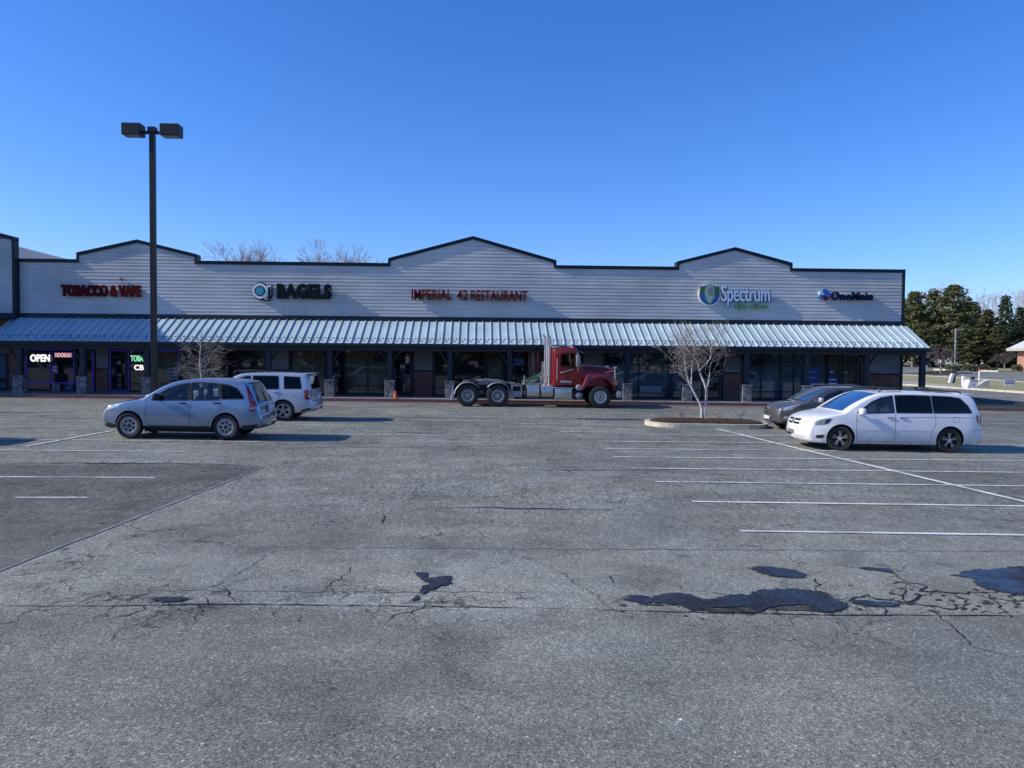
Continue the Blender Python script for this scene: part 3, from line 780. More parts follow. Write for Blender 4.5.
def panel(x0, x1, split=1.85, trim=True):
    X0, X1 = (PX(x0) if x0 > -500 else -24.9), PX(x1); zf = floor_z((X0+X1)/2)
    b = MB(); b.box(X0, X1, YF-.03, YF+.011, split, HEAD)
    z = split
    p = bp(b, 'wall_panel', mPanel)
    b = MB(); b.box(X0, X1, YF-.05, YF+.011, zf-.1, split-.04); o = b.build('brickwork', mBrick); o.parent = p
    b = MB(); b.box(X0-.02, X1+.02, YF-.09, YF+.0112, split-.04, split+.04)
    b.box(X0-.1, X0-.002, YF-.1, YF+.012, zf, HEAD); b.box(X1+.002, X1+.1, YF-.1, YF+.012, zf, HEAD)
    o = b.build('trim', mFrame); o.parent = p
random.seed(4)
window(26.5, 75, (51,), mShopA, None); window(77, 93.5, (), mShopA, None); panel(96, 109); door(110.5, 128, mShopA)
window(129, 180, (154,), mShopA, None); window(181, 237, (209,), mShopA); door(238, 256, mShopA); window(257, 268, (), mShopA); panel(270.5, 289)
window(291.5, 392, (325, 345, 368), mShopA, None, False); door(393, 412, mShopA); panel(414, 432.5); window(434.5, 485, (459,), mShopB, 2.72)
door(486, 503, mShopB, 2.72); window(504, 547, (528,), mShopA, 2.72); panel(549, 556.5); window(558, 580.5, (), mShopC); panel(583, 605)
window(607.5, 670, (638.5,), mShopC); window(671.5, 719.5, (702,), mShopC); panel(723, 741); window(743.5, 825.5, (760.5, 780, 793.5), mShopC)
window(826.5, 839, (), mShopA); door(841, 857, mShopB); panel(861, 900)
# ---- neighbour on the left
nb = empty('neighbouring_shop', (0, 0, 0), 0, 'taller clapboard shop front cut off by the left edge with sloping roofline', 'building')
YB = YF-.32; XB = onY(15.2, 290, YB)[0]
zr = onY(12, 237.5, YB)[1]; zl = zr+.25*12
TLb = [(XB, zr), (XB-12, zl), (XB-12, 4.62), (XB, 4.62)]
b = MB(); b.prism(TLb, YB+.012, YF+.008); o = b.build('wall', mPanel); o.parent = nb
b = MB()
z = 4.66
random.seed(5)
while z < zl:
    z1 = z+EXP; xa = XB-12; xr = XB-.1 if z1 < zr-.15 else XB-(z1-zr+.12)/.25
    if xr > xa+.3:
        d = DEP+random.uniform(-.002, .002)
        b.add([(xa, YB+.003, z1), (xr, YB+.003, z1), (xr, YB-d, z), (xa, YB-d, z), (xa, YB+.011, z), (xr, YB+.011, z)], [(0, 1, 2, 3), (3, 2, 5, 4)])
    z = z1
o = b.build('clapboard_siding', mSiding, fix=False); o.parent = nb
b = MB(); b.prism([(XB+.02, zr+.04), (XB-12, zl+.04), (XB-12, zl-.16), (XB+.02, zr-.16)], YB-.06, YF+.02)
b.box(XB-.12, XB+.02, YB-.05, YF+.008, 4.5, zr-.1); b.box(XB-12, XB-.125, YB-.06, YF, 4.5, 4.66); o = b.build('trim', mTrim); o.parent = nb
b = MB(); b.box(-40, PX(24), YF-.02, YF+.4, 0, 4.6); o = b.build('brickwork', mBrick); o.parent = nb
b = MB(); b.box(-40, XB-.02, 38.9, YF-.03, 4.35, 4.498); o = b.build('soffit', mSoffit); o.parent = nb
b = MB(); x0, x1 = PX(-30), PX(8.5); b.box(x0, x1, YF-.06, YF-.022, .75, 2.6); o = b.build('window', mFrame); o.parent = nb
b = MB(); b.box(x0+.08, x1-.08, YF-.07, YF-.0605, .85, 1.1); b.box(x0+.08, x1-.08, YF-.07, YF-.0605, 1.35, 2.5); q = b.build('pane', mShopC); q.parent = o
# projecting wing of that shop, beyond the frame; its shadow falls on the awning
b = MB(); b.box(-45, -29.9, 36.6, 40.0, 0, zr+.62*(XB+29.9)); o = b.build('wing', mPanel); o.parent = nb
b = MB(); b.prism([(-45, zr+.62*(XB+29.9)), (-29.85, zr+.62*(XB+29.9)), (-29.85, zr+.62*(XB+29.9)+.06), (-45, zr+.62*(XB+29.9)+.06)], 36.6, 40.0); o = b.build('wing_roof', mBackRoof); o.parent = nb
# pale roof slope rising behind
xa, za = onY(13, 245.5, 47); xb, zb = onY(69, 259.5, 47)
rb = MB(); rb.prism([(xa-2, za+.5), (xb+2.5, zb-.63), (xb+2.5, 4), (xa-2, 4)], 46.6, 52.3)
o = rb.build('roof', mBackRoof); o.parent = nb

# ------------------------------------------------------------ signs
def textmesh(txt, size, bold=0, extr=.05, sx=1.0, spacing=1.0, shear=0):
    cu = bpy.data.curves.new('t', 'FONT'); cu.body = txt; cu.size = size; cu.extrude = extr; cu.offset = bold
    cu.align_x = 'LEFT'; cu.align_y = 'BOTTOM'; cu.space_character = spacing; cu.shear = shear; cu.resolution_u = 3
    o = bpy.data.objects.new('t', cu); C.objects.link(o)
    dg = bpy.context.evaluated_depsgraph_get(); dg.update()
    me = bpy.data.meshes.new_from_object(o.evaluated_get(dg)); bpy.data.objects.remove(o); bpy.data.curves.remove(cu)
    for v in me.vertices: v.co.x *= sx
    return me
def text_obj(name, txt, px0, px1, pyt, pyb, Y, mat, bold=.02, depth=.12, shear=0, parent=None, spacing=1.0, side=None):
    X0, Zt = onY(px0, pyt, Y); X1, _ = onY(px1, pyt, Y); Zb = onY((px0+px1)/2, pyb, Y)[1]; Zt = onY((px0+px1)/2, pyt, Y)[1]
    me = textmesh(txt, 1.0, bold, .5, 1, spacing, shear); me.name = name
    xs = [v.co.x for v in me.vertices]; ys_ = [v.co.y for v in me.vertices]
    ax, bx, ay, by = min(xs), max(xs), min(ys_), max(ys_)
    for v in me.vertices:
        x = X0+(v.co.x-ax)/(bx-ax)*(X1-X0); z = Zb+(v.co.y-ay)/(by-ay)*(Zt-Zb); y = Y-depth if v.co.z > 0 else Y
        v.co = (x, y, z)
    me.materials.clear(); me.materials.append(mat)
    if side:
        me.materials.append(side)
        for p in me.polygons:
            if abs(p.normal.y) < .5: p.material_index = 1
    o = bpy.data.objects.new(name, me); C.objects.link(o)
    if parent: o.parent = parent
    return o
YS = YF-.035
def race(root, px0, px1, pyt, pyb):
    X0, Zt = onY(px0, pyt, YS); X1, Zb = onY(px1, pyb, YS); b = MB(); b.box(X0, X1, YS-.045, YF-.012, Zb, Zt); o = b.build('raceway', mSiding); o.parent = root
s1 = empty('shop_sign', (0, 0, 0), 0, 'dark red TOBACCO & VAPE channel letters on the left gable', 'sign')
race(s1, 64, 139, 289.5, 293.5)
text_obj('lettering', 'TOBACCO & VAPE', 62, 141.5, 285, 296.8, YS-.05, mRedSign, .05, .16, parent=s1, spacing=1.05)
wf = MB(); xw, zw = onY(121.7, 281, YS); wf.bbox(xw-.07, xw+.07, YS-.22, YS-.01, zw+.05, zw+.17, .02); wf.box(xw-.015, xw+.015, YS-.02, YS, zw-.25, zw+.05); tag(wf.build('wall_lamp', mDullMetal), 'small grey fixture on the siding above the TOBACCO & VAPE letters', 'wall fixture')
s2 = empty('shop_sign', (0, 0, 0), 0, 'black BAGELS letters with round white and teal logo on the siding', 'sign')
race(s2, 276, 330, 289, 294)
text_obj('lettering', 'BAGELS', 277.5, 332, 284, 299.3, YS-.05, mBlackSign, .065, .18, parent=s2, spacing=1.1)
def disc(px, py, r, Y0, Y1, n=28, sx=1):
    x, z = onY(px, py, Y0); return [(x+sx*r*math.cos(2*PI*k/n), z+r*math.sin(2*PI*k/n)) for k in range(n)]
b = MB(); b.prism(disc(261.3, 291.5, .46, YS, 0, sx=.95), YS-.16, YS-.0005)
x, z = onY(266, 293, YS); b.prism([(x-.05, z-.4), (x+.2, z-.42), (x+.34, z-.15), (x+.34, z+.42), (x+.05, z+.42), (x-.15, z+.1)], YS-.155, YS-.001); o = b.build('logo_backing', mBlackSign); o.parent = s2
b = MB(); b.prism(disc(260.8, 291.3, .40, YS, 0), YS-.175, YS-.162); x, z = onY(266.5, 292.5, YS); b.prism([(x-.05, z-.36), (x+.15, z-.38), (x+.28, z-.15), (x+.28, z+.36), (x+.05, z+.36)], YS-.170, YS-.1565); o = b.build('logo_ring', mWhiteSign); o.parent = s2
b = MB(); b.prism(disc(260.8, 291.3, .27, YS, 0), YS-.183, YS-.1755); o = b.build('logo_inner_ring', mBlackSign); o.parent = s2
b = MB(); b.prism(disc(260.8, 291.3, .21, YS, 0), YS-.195, YS-.1835); o = b.build('logo_centre', mTealSign); o.parent = s2
text_obj('logo_letter', 'J', 266.0, 270.5, 287, 299, YS-.178, mBlackSign, .03, .02, parent=s2)
s3 = empty('shop_sign', (0, 0, 0), 0, 'thin maroon IMPERIAL 42 RESTAURANT letters under the middle gable', 'sign')
race(s3, 414, 526, 293.5, 298)
text_obj('lettering', 'IMPERIAL', 412, 452, 289.7, 299.9, YS-.05, mRedSign2, .012, .17, parent=s3, side=mBlackSign)
text_obj('numerals', '42', 457, 468, 290, 300.2, YS-.05, mRedSign2, .012, .17, parent=s3, side=mBlackSign)
text_obj('lettering', 'RESTAURANT', 471, 527.5, 290.7, 301, YS-.05, mRedSign2, .012, .17, parent=s3, side=mBlackSign)
mGreenDk = M('dark_green_sign', (.05, .14, .08), .4)
s4 = empty('shop_sign', (0, 0, 0), 0, 'blue and silver Spectrum sign with round green lotus logo on right gable', 'sign')
def petal(px, py, w_, h_, lean, y0, y1, mat, name):
    x, z = onY(px, py, YS); P = []
    for k in range(24):
        t = 2*PI*k/24; u = math.cos(t); v = math.sin(t)
        ww = w_*(1-.45*(-v if v < 0 else 0)**1.5)
        P.append((x+ww*u+lean*v, z+h_*v))
    b = MB(); b.prism(P, y0, y1); o = b.build(name, mat); o.parent = s4
def dsk(px, py, r, y0, y1, mat, name, par, sx=1):
    b = MB(); b.prism(disc(px, py, r, YS, 0, sx=sx), y0, y1); o = b.build(name, mat); o.parent = par
mDeepTeal = M('deep_teal_sign', (.02, .10, .16), .35)
dsk(709, 294.8, .60, YS-.12, YS-.0005, mWhiteSign, 'logo_backing', s4, 1.0)
dsk(709, 294.8, .53, YS-.135, YS-.1215, mDeepTeal, 'logo_disc', s4, 1.0)
petal(703.5, 293.8, .21, .40, -.13, YS-.150, YS-.137, mGreenDk, 'logo_petal'); petal(714.5, 293.8, .21, .40, .13, YS-.150, YS-.137, mGreenDk, 'logo_petal')
petal(704.5, 299.0, .20, .20, -.10, YS-.155, YS-.1505, mBlueSign, 'logo_petal'); petal(713.5, 299.0, .20, .20, .10, YS-.155, YS-.1505, mBlueSign, 'logo_petal')
petal(709, 293.8, .27, .53, 0, YS-.165, YS-.157, mSageSign, 'logo_petal'); petal(709, 291.5, .12, .22, 0, YS-.18, YS-.167, mDullMetal, 'logo_petal')
text_obj('lettering', 'Spectrum', 722, 770.5, 286, 307, YS-.02, mBlueSign, .02, .11, parent=s4, spacing=.95)
text_obj('lettering', 'Spectrum', 721.6, 770.0, 285.6, 306.4, YS-.132, mSilver, .006, .03, parent=s4, spacing=.95)
text_obj('tagline', 'Eye Care', 735, 768, 304, 310, YS-.02, mGreenSign, .02, .10, shear=.3, parent=s4)
s5 = empty('shop_sign', (0, 0, 0), 0, 'black OneMain letters with small blue flower logo at right end', 'sign')
race(s5, 832, 871, 294, 297)
text_obj('lettering', 'OneMain', 830.5, 872, 292, 300.3, YS-.05, M('navy_sign', (.006, .016, .045), .6, spec=.1), .022, .15, parent=s5, spacing=1.05)
x, z = onY(823.5, 295, YS)
for k, mt in zip(range(5), (mBlueSign, mBlueSign, mRedSign2, mBlueSign, mSilver)):
    a = math.radians(80-72*k); cx, cz = x+.17*math.cos(a), z+.17*math.sin(a)
    b = MB(); b.prism([(cx+.14*math.cos(2*PI*q/14)*(1.15 if q % 7 else 1), cz+.14*math.sin(2*PI*q/14)) for q in range(14)], YS-.15+.002*k, YS-.003*(k+1)); o = b.build('logo_petal', mt); o.parent = s5
# neon and window signs
YW = YF-.12
def wsign(txt, x0, x1, y0, y1, mat, lab, bold=.02):
    o = text_obj('window_sign', txt, x0, x1, y0, y1, YW, mat, bold, .02); return tag(o, lab, 'sign')
wsign('OPEN', 30.2, 50, 354.3, 361.8, mNeonW, 'lit white OPEN sign in the far left shop window', .035)
wsign('HOOKAH', 55, 71.3, 352.8, 357.3, mNeonP, 'lit pink HOOKAH sign beside the OPEN sign', .03)
wsign('TOBACCO', 130.6, 153.5, 355.3, 361.5, mNeonG, 'lit green TOBACCO sign in the window behind the lamp post', .03)
wsign('CBD', 134.2, 149.2, 364.8, 370.2, mNeonW, 'lit white CBD sign below the green TOBACCO sign', .025)
def led(x0, x1, y0, y1, lab, sides='tblr'):
    b = MB(); X0, Z1 = onY(x0, y0, YW-.03); X1, Z0 = onY(x1, y1, YW-.03)
    def dots(p, q):
        L = math.hypot(q[0]-p[0], q[1]-p[1]); n = int(L/.11)
        for i in range(n):
            t = i/max(1, n-1); x = p[0]+(q[0]-p[0])*t; z = p[1]+(q[1]-p[1])*t
            b.box(x-.026, x+.026, YW-.045, YW-.02, z-.026, z+.026)
    if 't' in sides: dots((X0, Z1), (X1, Z1))
    if 'b' in sides: dots((X0, Z0), (X1, Z0))
    if 'l' in sides: dots((X0, Z1), (X0, Z0))
    if 'r' in sides: dots((X1, Z1), (X1, Z0))
    tag(b.build('led_strip', mLED), lab, 'led strip')
led(26.5, 74, 349.5, 383, 'blue dotted led strip framing the window with the OPEN sign'); led(50.5, 50.9, 350, 383, 'vertical blue led strip between OPEN and HOOKAH signs', 'l')
led(88, 93, 350, 391, 'narrow blue led strip left of the grey wall panel', 'tr'); led(110, 128.5, 350.5, 391, 'blue dotted led strip around the tobacco shop door'); led(131, 179, 350.5, 372, 'blue dotted led strip over the window with the TOBACCO sign', 'tr')
def poster(x0, x1, y0, y1, mat, lab, lines=0, dy=0, lm=None):
    X0, Z1 = onY(x0, y0, YW); X1, Z0 = onY(x1, y1, YW); b = MB(); b.box(X0, X1, YW-.01-dy, YW+.0-dy, Z0, Z1)
    o = b.build('window_poster', mat); tag(o, lab, 'poster')
    if lines:
        b = MB()
        for i in range(lines):
            zc = Z1-(Z1-Z0)*(i+.7)/(lines+.4); w0 = random.uniform(.08, .2)*(X1-X0)
            b = MB(); b.box(X0+w0, X1-w0, YW-.0185-dy, YW-.0105-dy, zc-.025, zc+.025)
            q = b.build('printed_line', lm or mWhiteSign); q.parent = o
mPaper = M('dim_paper', (.22, .25, .30), .7, kind='World'); mPaperP = M('purple_paper', (.16, .13, .24), .7, kind='World')
poster(52, 58, 365, 372.5, mPaperP, 'small pale purple poster below the HOOKAH sign', 2)
poster(65, 73, 385, 390.5, mPoster, 'blue notice low in the window under the HOOKAH sign', 1, lm=mPaper)
poster(52, 60, 384.5, 391, mPaper, 'grey notice low beside the blue notice', 2, lm=mFrame)
poster(167.5, 178.5, 368, 379.5, mPaper, 'grey lettered notice right of the lamp post', 3, lm=mFrame)
poster(117.5, 122, 372, 389, mInter, 'tall dark framed poster on the tobacco shop door', 3, lm=mPaper)
poster(117, 121, 361, 364.5, mPaper, 'small pale card high on the tobacco shop door', 0)
poster(400, 405, 364.5, 368, mPaper, 'small grey card on the bagel shop door', 0)
poster(405.5, 409, 356.5, 363, mWhiteSign, 'small white bulletin at the top of the bagel shop door', 1, lm=mPaper)
poster(802.5, 818, 367.5, 388, mPoster, 'large bright blue poster in the window beside a pillar', 3, lm=mTealSign)
poster(827.5, 838, 377, 386, mPoster, 'blue poster next to the right hand glass door', 2)
poster(829.5, 833.5, 369.5, 375, mPoster, 'small blue card above the blue poster', 1)
poster(513, 524, 358, 366, mPoster, 'blue lettered notice in the window behind the truck bed', 2, lm=mTealSign)
poster(843.5, 847.5, 371.5, 373.5, mPaper, 'tiny pale card on the right hand glass door', 0)
poster(640, 662, 386, 392, mPaper, 'wide grey display board low in the blue window', 0)
# ring logo on the glass door
b = MB(); x, z = onY(246.5, 364, YW)
for k in range(24):
    a0, a1 = 2*PI*k/24, 2*PI*(k+.7)/24
    b.prism([(x+.2*math.cos(a0), z+.2*math.sin(a0)), (x+.2*math.cos(a1), z+.2*math.sin(a1)), (x+.17*math.cos(a1), z+.17*math.sin(a1)), (x+.17*math.cos(a0), z+.17*math.sin(a0))], YW-.01, YW)
b.box(x-.22, x+.24, YW-.01, YW, z-.33, z-.30)
tag(b.build('door_decal', mPaper), 'round pale logo decal on the dark glass door left of the bagel shop', 'decal')
# little ceiling lamps seen in the windows
def bulbs(lst, lab):
    b = MB()
    for px, py in lst:
        x, z = onY(px, py, YW); b.box(x-.05, x+.05, YW-.02, YW, z-.025, z+.025)
    tag(b.build('lamp_row', mBulb), lab, 'lamps')
bulbs([(239, 348.8), (243, 349.1), (246, 348.7), (252, 349.2), (256, 349), (264.5, 349)], 'row of small lit lamps above the dark glass door with decal')
bulbs([(345, 350), (349, 350.3)], 'pair of small lit lamps at the top of the bagel shop window')
# hanging signs under the canopy
def hang(px, lab):
    X = onY(px, 358, 39.4)[0]; t = empty('hanging_sign', (X, 39.4, 2.3), 0, lab, 'sign', 'blade signs hanging under the canopy')
    b = MB(); b.bbox(-.55, .55, -.05, .05, 0, .32, .015); o = b.build('board', mBlackSign, t)
    b = MB(); b.tube([(-.4, 0, .32), (-.4, 0, .76)], .012, 5); b.tube([(.4, 0, .32), (.4, 0, .76)], .012, 5); o = b.build('hanger', mFrame, t)
for px, lab in ((755, 'black blade sign hanging under the canopy by the blue window'), (615, 'black blade sign hanging in front of the truck bonnet'), (384, 'black blade sign hanging left of the bagel shop door')): hang(px, lab)
# traffic cone
cx, _ = onY(395.5, 395, 37.9); cz = gz(cx, 37.9)+.15
tc = empty('traffic_cone', (cx, 37.9, cz), 0, 'small orange traffic cone at the foot of a stone pillar', 'traffic cone')
b = MB(); b.lathe([(.135, .03), (.13, .05), (.035, .42), (.03, .44), (0, .445)], n=20); b.build('cone', mOrange, tc, 40); tc.scale = (.85, .85, .85)
b = MB(); b.bbox(-.17, .17, -.17, .17, 0, .03, .008); b.build('base', mOrange, tc)
# ------------------------------------------------------------ cars
def catmull(P, n, closed=True):
    out = []; L = len(P)
    rng = range(L) if closed else range(L-1)
    for i in rng:
        p0, p1, p2, p3 = [Vector(P[j % L] if closed else P[max(0, min(L-1, j))]) for j in (i-1, i, i+1, i+2)]
        for k in range(n):
            t = k/n
            # centripetal-ish damped tangents
            a = (p2-p0)*.5; b_ = (p3-p1)*.5; d = (p2-p1).length
            for v in (a, b_):
                if v.length > d*1.2: v *= d*1.2/v.length
            out.append((2*t**3-3*t**2+1)*p1+(t**3-2*t**2+t)*a+(-2*t**3+3*t**2)*p2+(t**3-t**2)*b_)
    if not closed: out.append(Vector(P[-1]))
    return out
class Shell:
    def __init__(s, outline, W, L, belt, roof, tumble=.15, pf=.16, pr=.08, lf=1.0, lr=.7, bowf=.16, bowr=.08, R=.09, medial=(.9, 3.6, .75), sillz=.3):
        s.O = catmull(outline, 4); s.W0 = W; s.L = L; s.belt = belt; s.roof = roof; s.tb = tumble
        s.pf, s.pr, s.lf, s.lr, s.bf, s.br, s.R, s.med = pf, pr, lf, lr, bowf, bowr, R, medial
        n = len(s.O); s.Nn = []
        area = sum(s.O[i].x*s.O[(i+1) % n].y-s.O[(i+1) % n].x*s.O[i].y for i in range(n))
        sg = 1 if area > 0 else -1
        for i in range(n):
            d = (s.O[(i+1) % n]-s.O[i-1]).normalized(); s.Nn.append(Vector((-d.y, d.x))*sg)
    def W(s, x, z):
        p = 1.0
        if x < s.lf: p -= s.pf*(((s.lf-x)/s.lf)**2.4)
        if x > s.L-s.lr: p -= s.pr*(((x-(s.L-s.lr))/s.lr)**2.4)
        if z < .62: t = 1-.045*((.62-z)/.42)**2
        elif z < s.belt: t = 1-.035*((z-.62)/(s.belt-.62))**1.5
        else:
            u = (z-s.belt)/(s.roof-s.belt); t = .965-s.tb*(u*.85+.15*u*u)
        return s.W0*p*t
    def D(s, x, y, z, k=0):
        q = (abs(y)/s.W0)**2
        wf = max(0, 1-x/1.6)**1.5; wr = max(0, 1-(s.L-x)/1.0)**1.5
        return (x+s.bf*q*wf-s.br*q*wr, y, z)
    def ring(s, off=0):
        pass
    def surf(s, x, z, off=0, side=-1):
        p = Vector((x, z)); d = min((s.O[i]-p).length for i in range(len(s.O)))
        w = s.W(x, z)
        if d < s.R: w += -s.R+math.sqrt(max(0, s.R**2-(s.R-d)**2))
        return s.D(x, side*(w+off), z)
    def body(s, extra=None):
        n = len(s.O); R = s.R; mb = MB(); loops = []
        fr = [0, .3, .6, .85, 1.0]; ks = [('t', f) for f in fr]+[('r', a) for a in (18, 36, 54, 72, 90)]+[('s', u) for u in (.08, .17, .27, .38, .5, .62, .74, .86, 1.0)]
        xa, xb, zm = s.med
        for kind, val in ks:
            lp = []
            for i in range(n):
                O = s.O[i]; Nn = s.Nn[i]
                P1 = O+Nn*R; w1 = s.W(P1.x, P1.y)
                if kind == 't':
                    y = (w1-R)*val; cr = .022*val*val if Nn.y < -.5 else 0
                    lp.append((O.x, y, O.y-cr)); base = O
                elif kind == 'r':
                    a = math.radians(val); d = R*(1-math.cos(a)); P = O+Nn*d; lp.append((P.x, w1-R+R*math.sin(a), P.y-.022*(1-val/90) if Nn.y < -.5 else P.y))
                else:
                    Cc = Vector((min(max(P1.x, xa), xb), zm)); P = P1.lerp(Cc, val); lp.append((P.x, s.W(P.x, P.y), P.y))
            loops.append(lp)
        vid = {}
        for sd in (-1, 1):
            for k, lp in enumerate(loops):
                if k == 0 and sd == 1: vid[(k, sd)] = vid[(0, -1)]; continue
                b0 = len(mb.v); vid[(k, sd)] = b0
                mb.v += [s.D(x, sd*y, z) for x, y, z in lp]
        for sd in (-1, 1):
            for k in range(len(loops)-1):
                a, b_ = vid[(k, sd)], vid[(k+1, sd)]
                for i in range(n):
                    j = (i+1) % n; f = [a+i, a+j, b_+j, b_+i]
                    mb.f.append(f if sd == 1 else f[::-1]); mb.m.append(0)
        return mb
    def patch(s, poly, off=.004, side=-1, sub=.06, smooth=False):
        """surface-following patch for a side-view polygon (x,z)"""
        bm = bmesh.new(); V = [bm.verts.new((x, z, 0)) for x, z in poly]
        for t in tessellate_polygon([[Vector((x, z, 0)) for x, z in poly]]):
            try: bm.faces.new([V[i] for i in t])
            except ValueError: pass
        for _ in range(5):
            Lg = [e for e in bm.edges if e.calc_length() > sub]
            if not Lg: break
            bmesh.ops.subdivide_edges(bm, edges=Lg, cuts=1); bmesh.ops.triangulate(bm, faces=bm.faces[:])
        bm.verts.index_update()
        vs = [s.surf(v.co.x, v.co.y, off, side) for v in bm.verts]; fs = [[v.index for v in f.verts] for f in bm.faces]; bm.free()
        return vs, fs
    def front(s, z, y, x_hint=0, rear=False):
        """x of the nose (or tail) surface at height z, width y"""
        best = None
        n = len(s.O)
        for i in range(n):
            a, b_ = s.O[i], s.O[(i+1) % n]
            if (a.y-z)*(b_.y-z) <= 0 and abs(a.y-b_.y) > 1e-6:
                t = (z-a.y)/(b_.y-a.y); x = a.x+(b_.x-a.x)*t
                if best is None or (x > best if rear else x < best): best = x
        if best is None: best = s.L if rear else 0
        # plan rounding near the edge
        w = s.W(best+(-s.R if rear else s.R), z); e = abs(y)-(w-s.R); dx = 0
        if e > 0: e = min(e, s.R*.98); dx = s.R-math.sqrt(s.R**2-e**2)
        x = best+(-dx if rear else dx)
        return s.D(x, y, z)
    def fpatch(s, poly, off=.006, rear=False, sub=.06):
        """patch on the nose/tail for a front-view polygon (y,z)"""
        bm = bmesh.new(); V = [bm.verts.new((y, z, 0)) for y, z in poly]
        for t in tessellate_polygon([[Vector((y, z, 0)) for y, z in poly]]):
            try: bm.faces.new([V[i] for i in t])
            except ValueError: pass
        for _ in range(5):
            Lg = [e for e in bm.edges if e.calc_length() > sub]
            if not Lg: break
            bmesh.ops.subdivide_edges(bm, edges=Lg, cuts=1); bmesh.ops.triangulate(bm, faces=bm.faces[:])
        bm.verts.index_update(); sg = 1 if rear else -1
        vs = []
        for v in bm.verts:
            x, y, z = s.front(v.co.y, v.co.x, rear=rear); vs.append((x+sg*off, y, z))
        fs = [[v.index for v in f.verts] for f in bm.faces]; bm.free(); return vs, fs
def thick(vs, fs, d):
    """give a patch a little body: returns doubled surface"""
    return vs, fs
def boolean_cut(me, cutters):
    """cut one cutter after another; a cut that breaks the shell is retried with the cutter nudged"""
    lim = max(abs(v.co.y) for v in me.vertices)+.02
    for cm in cutters:
        good = None
        for attempt in range(6):
            o = bpy.data.objects.new('body_tmp', me); C.objects.link(o)
            c = bpy.data.objects.new('cut_tmp', cm); C.objects.link(c)
            if attempt: c.location = (.0031*attempt, 0, .0023*attempt); c.scale = (1, 1+.004*attempt, 1)
            md = o.modifiers.new('b', 'BOOLEAN'); md.operation = 'DIFFERENCE'; md.solver = 'EXACT'; md.object = c; md.use_self = attempt > 2
            dg = bpy.context.evaluated_depsgraph_get(); dg.update()
            r = bpy.data.meshes.new_from_object(o.evaluated_get(dg))
            bpy.data.objects.remove(c); bpy.data.objects.remove(o)
            if len(r.vertices) > 20 and max(abs(v.co.y) for v in r.vertices) <= lim: good = r; break
        if good: me = good
        else: print('boolean failed', len(me.vertices))
    return me
def mb_mesh(mb, mats, mi=None):
    me = bpy.data.meshes.new('t'); me.from_pydata(mb.v, [], mb.f)
    for m_ in mats: me.materials.append(m_)
    me.polygons.foreach_set('material_index', mb.m if mi is None else [mi]*len(mb.f))
    bm = bmesh.new(); bm.from_mesh(me); bmesh.ops.remove_doubles(bm, verts=bm.verts[:], dist=1e-5); bmesh.ops.recalc_face_normals(bm, faces=bm.faces[:]); bm.to_mesh(me); bm.free()
    me.update(); return me
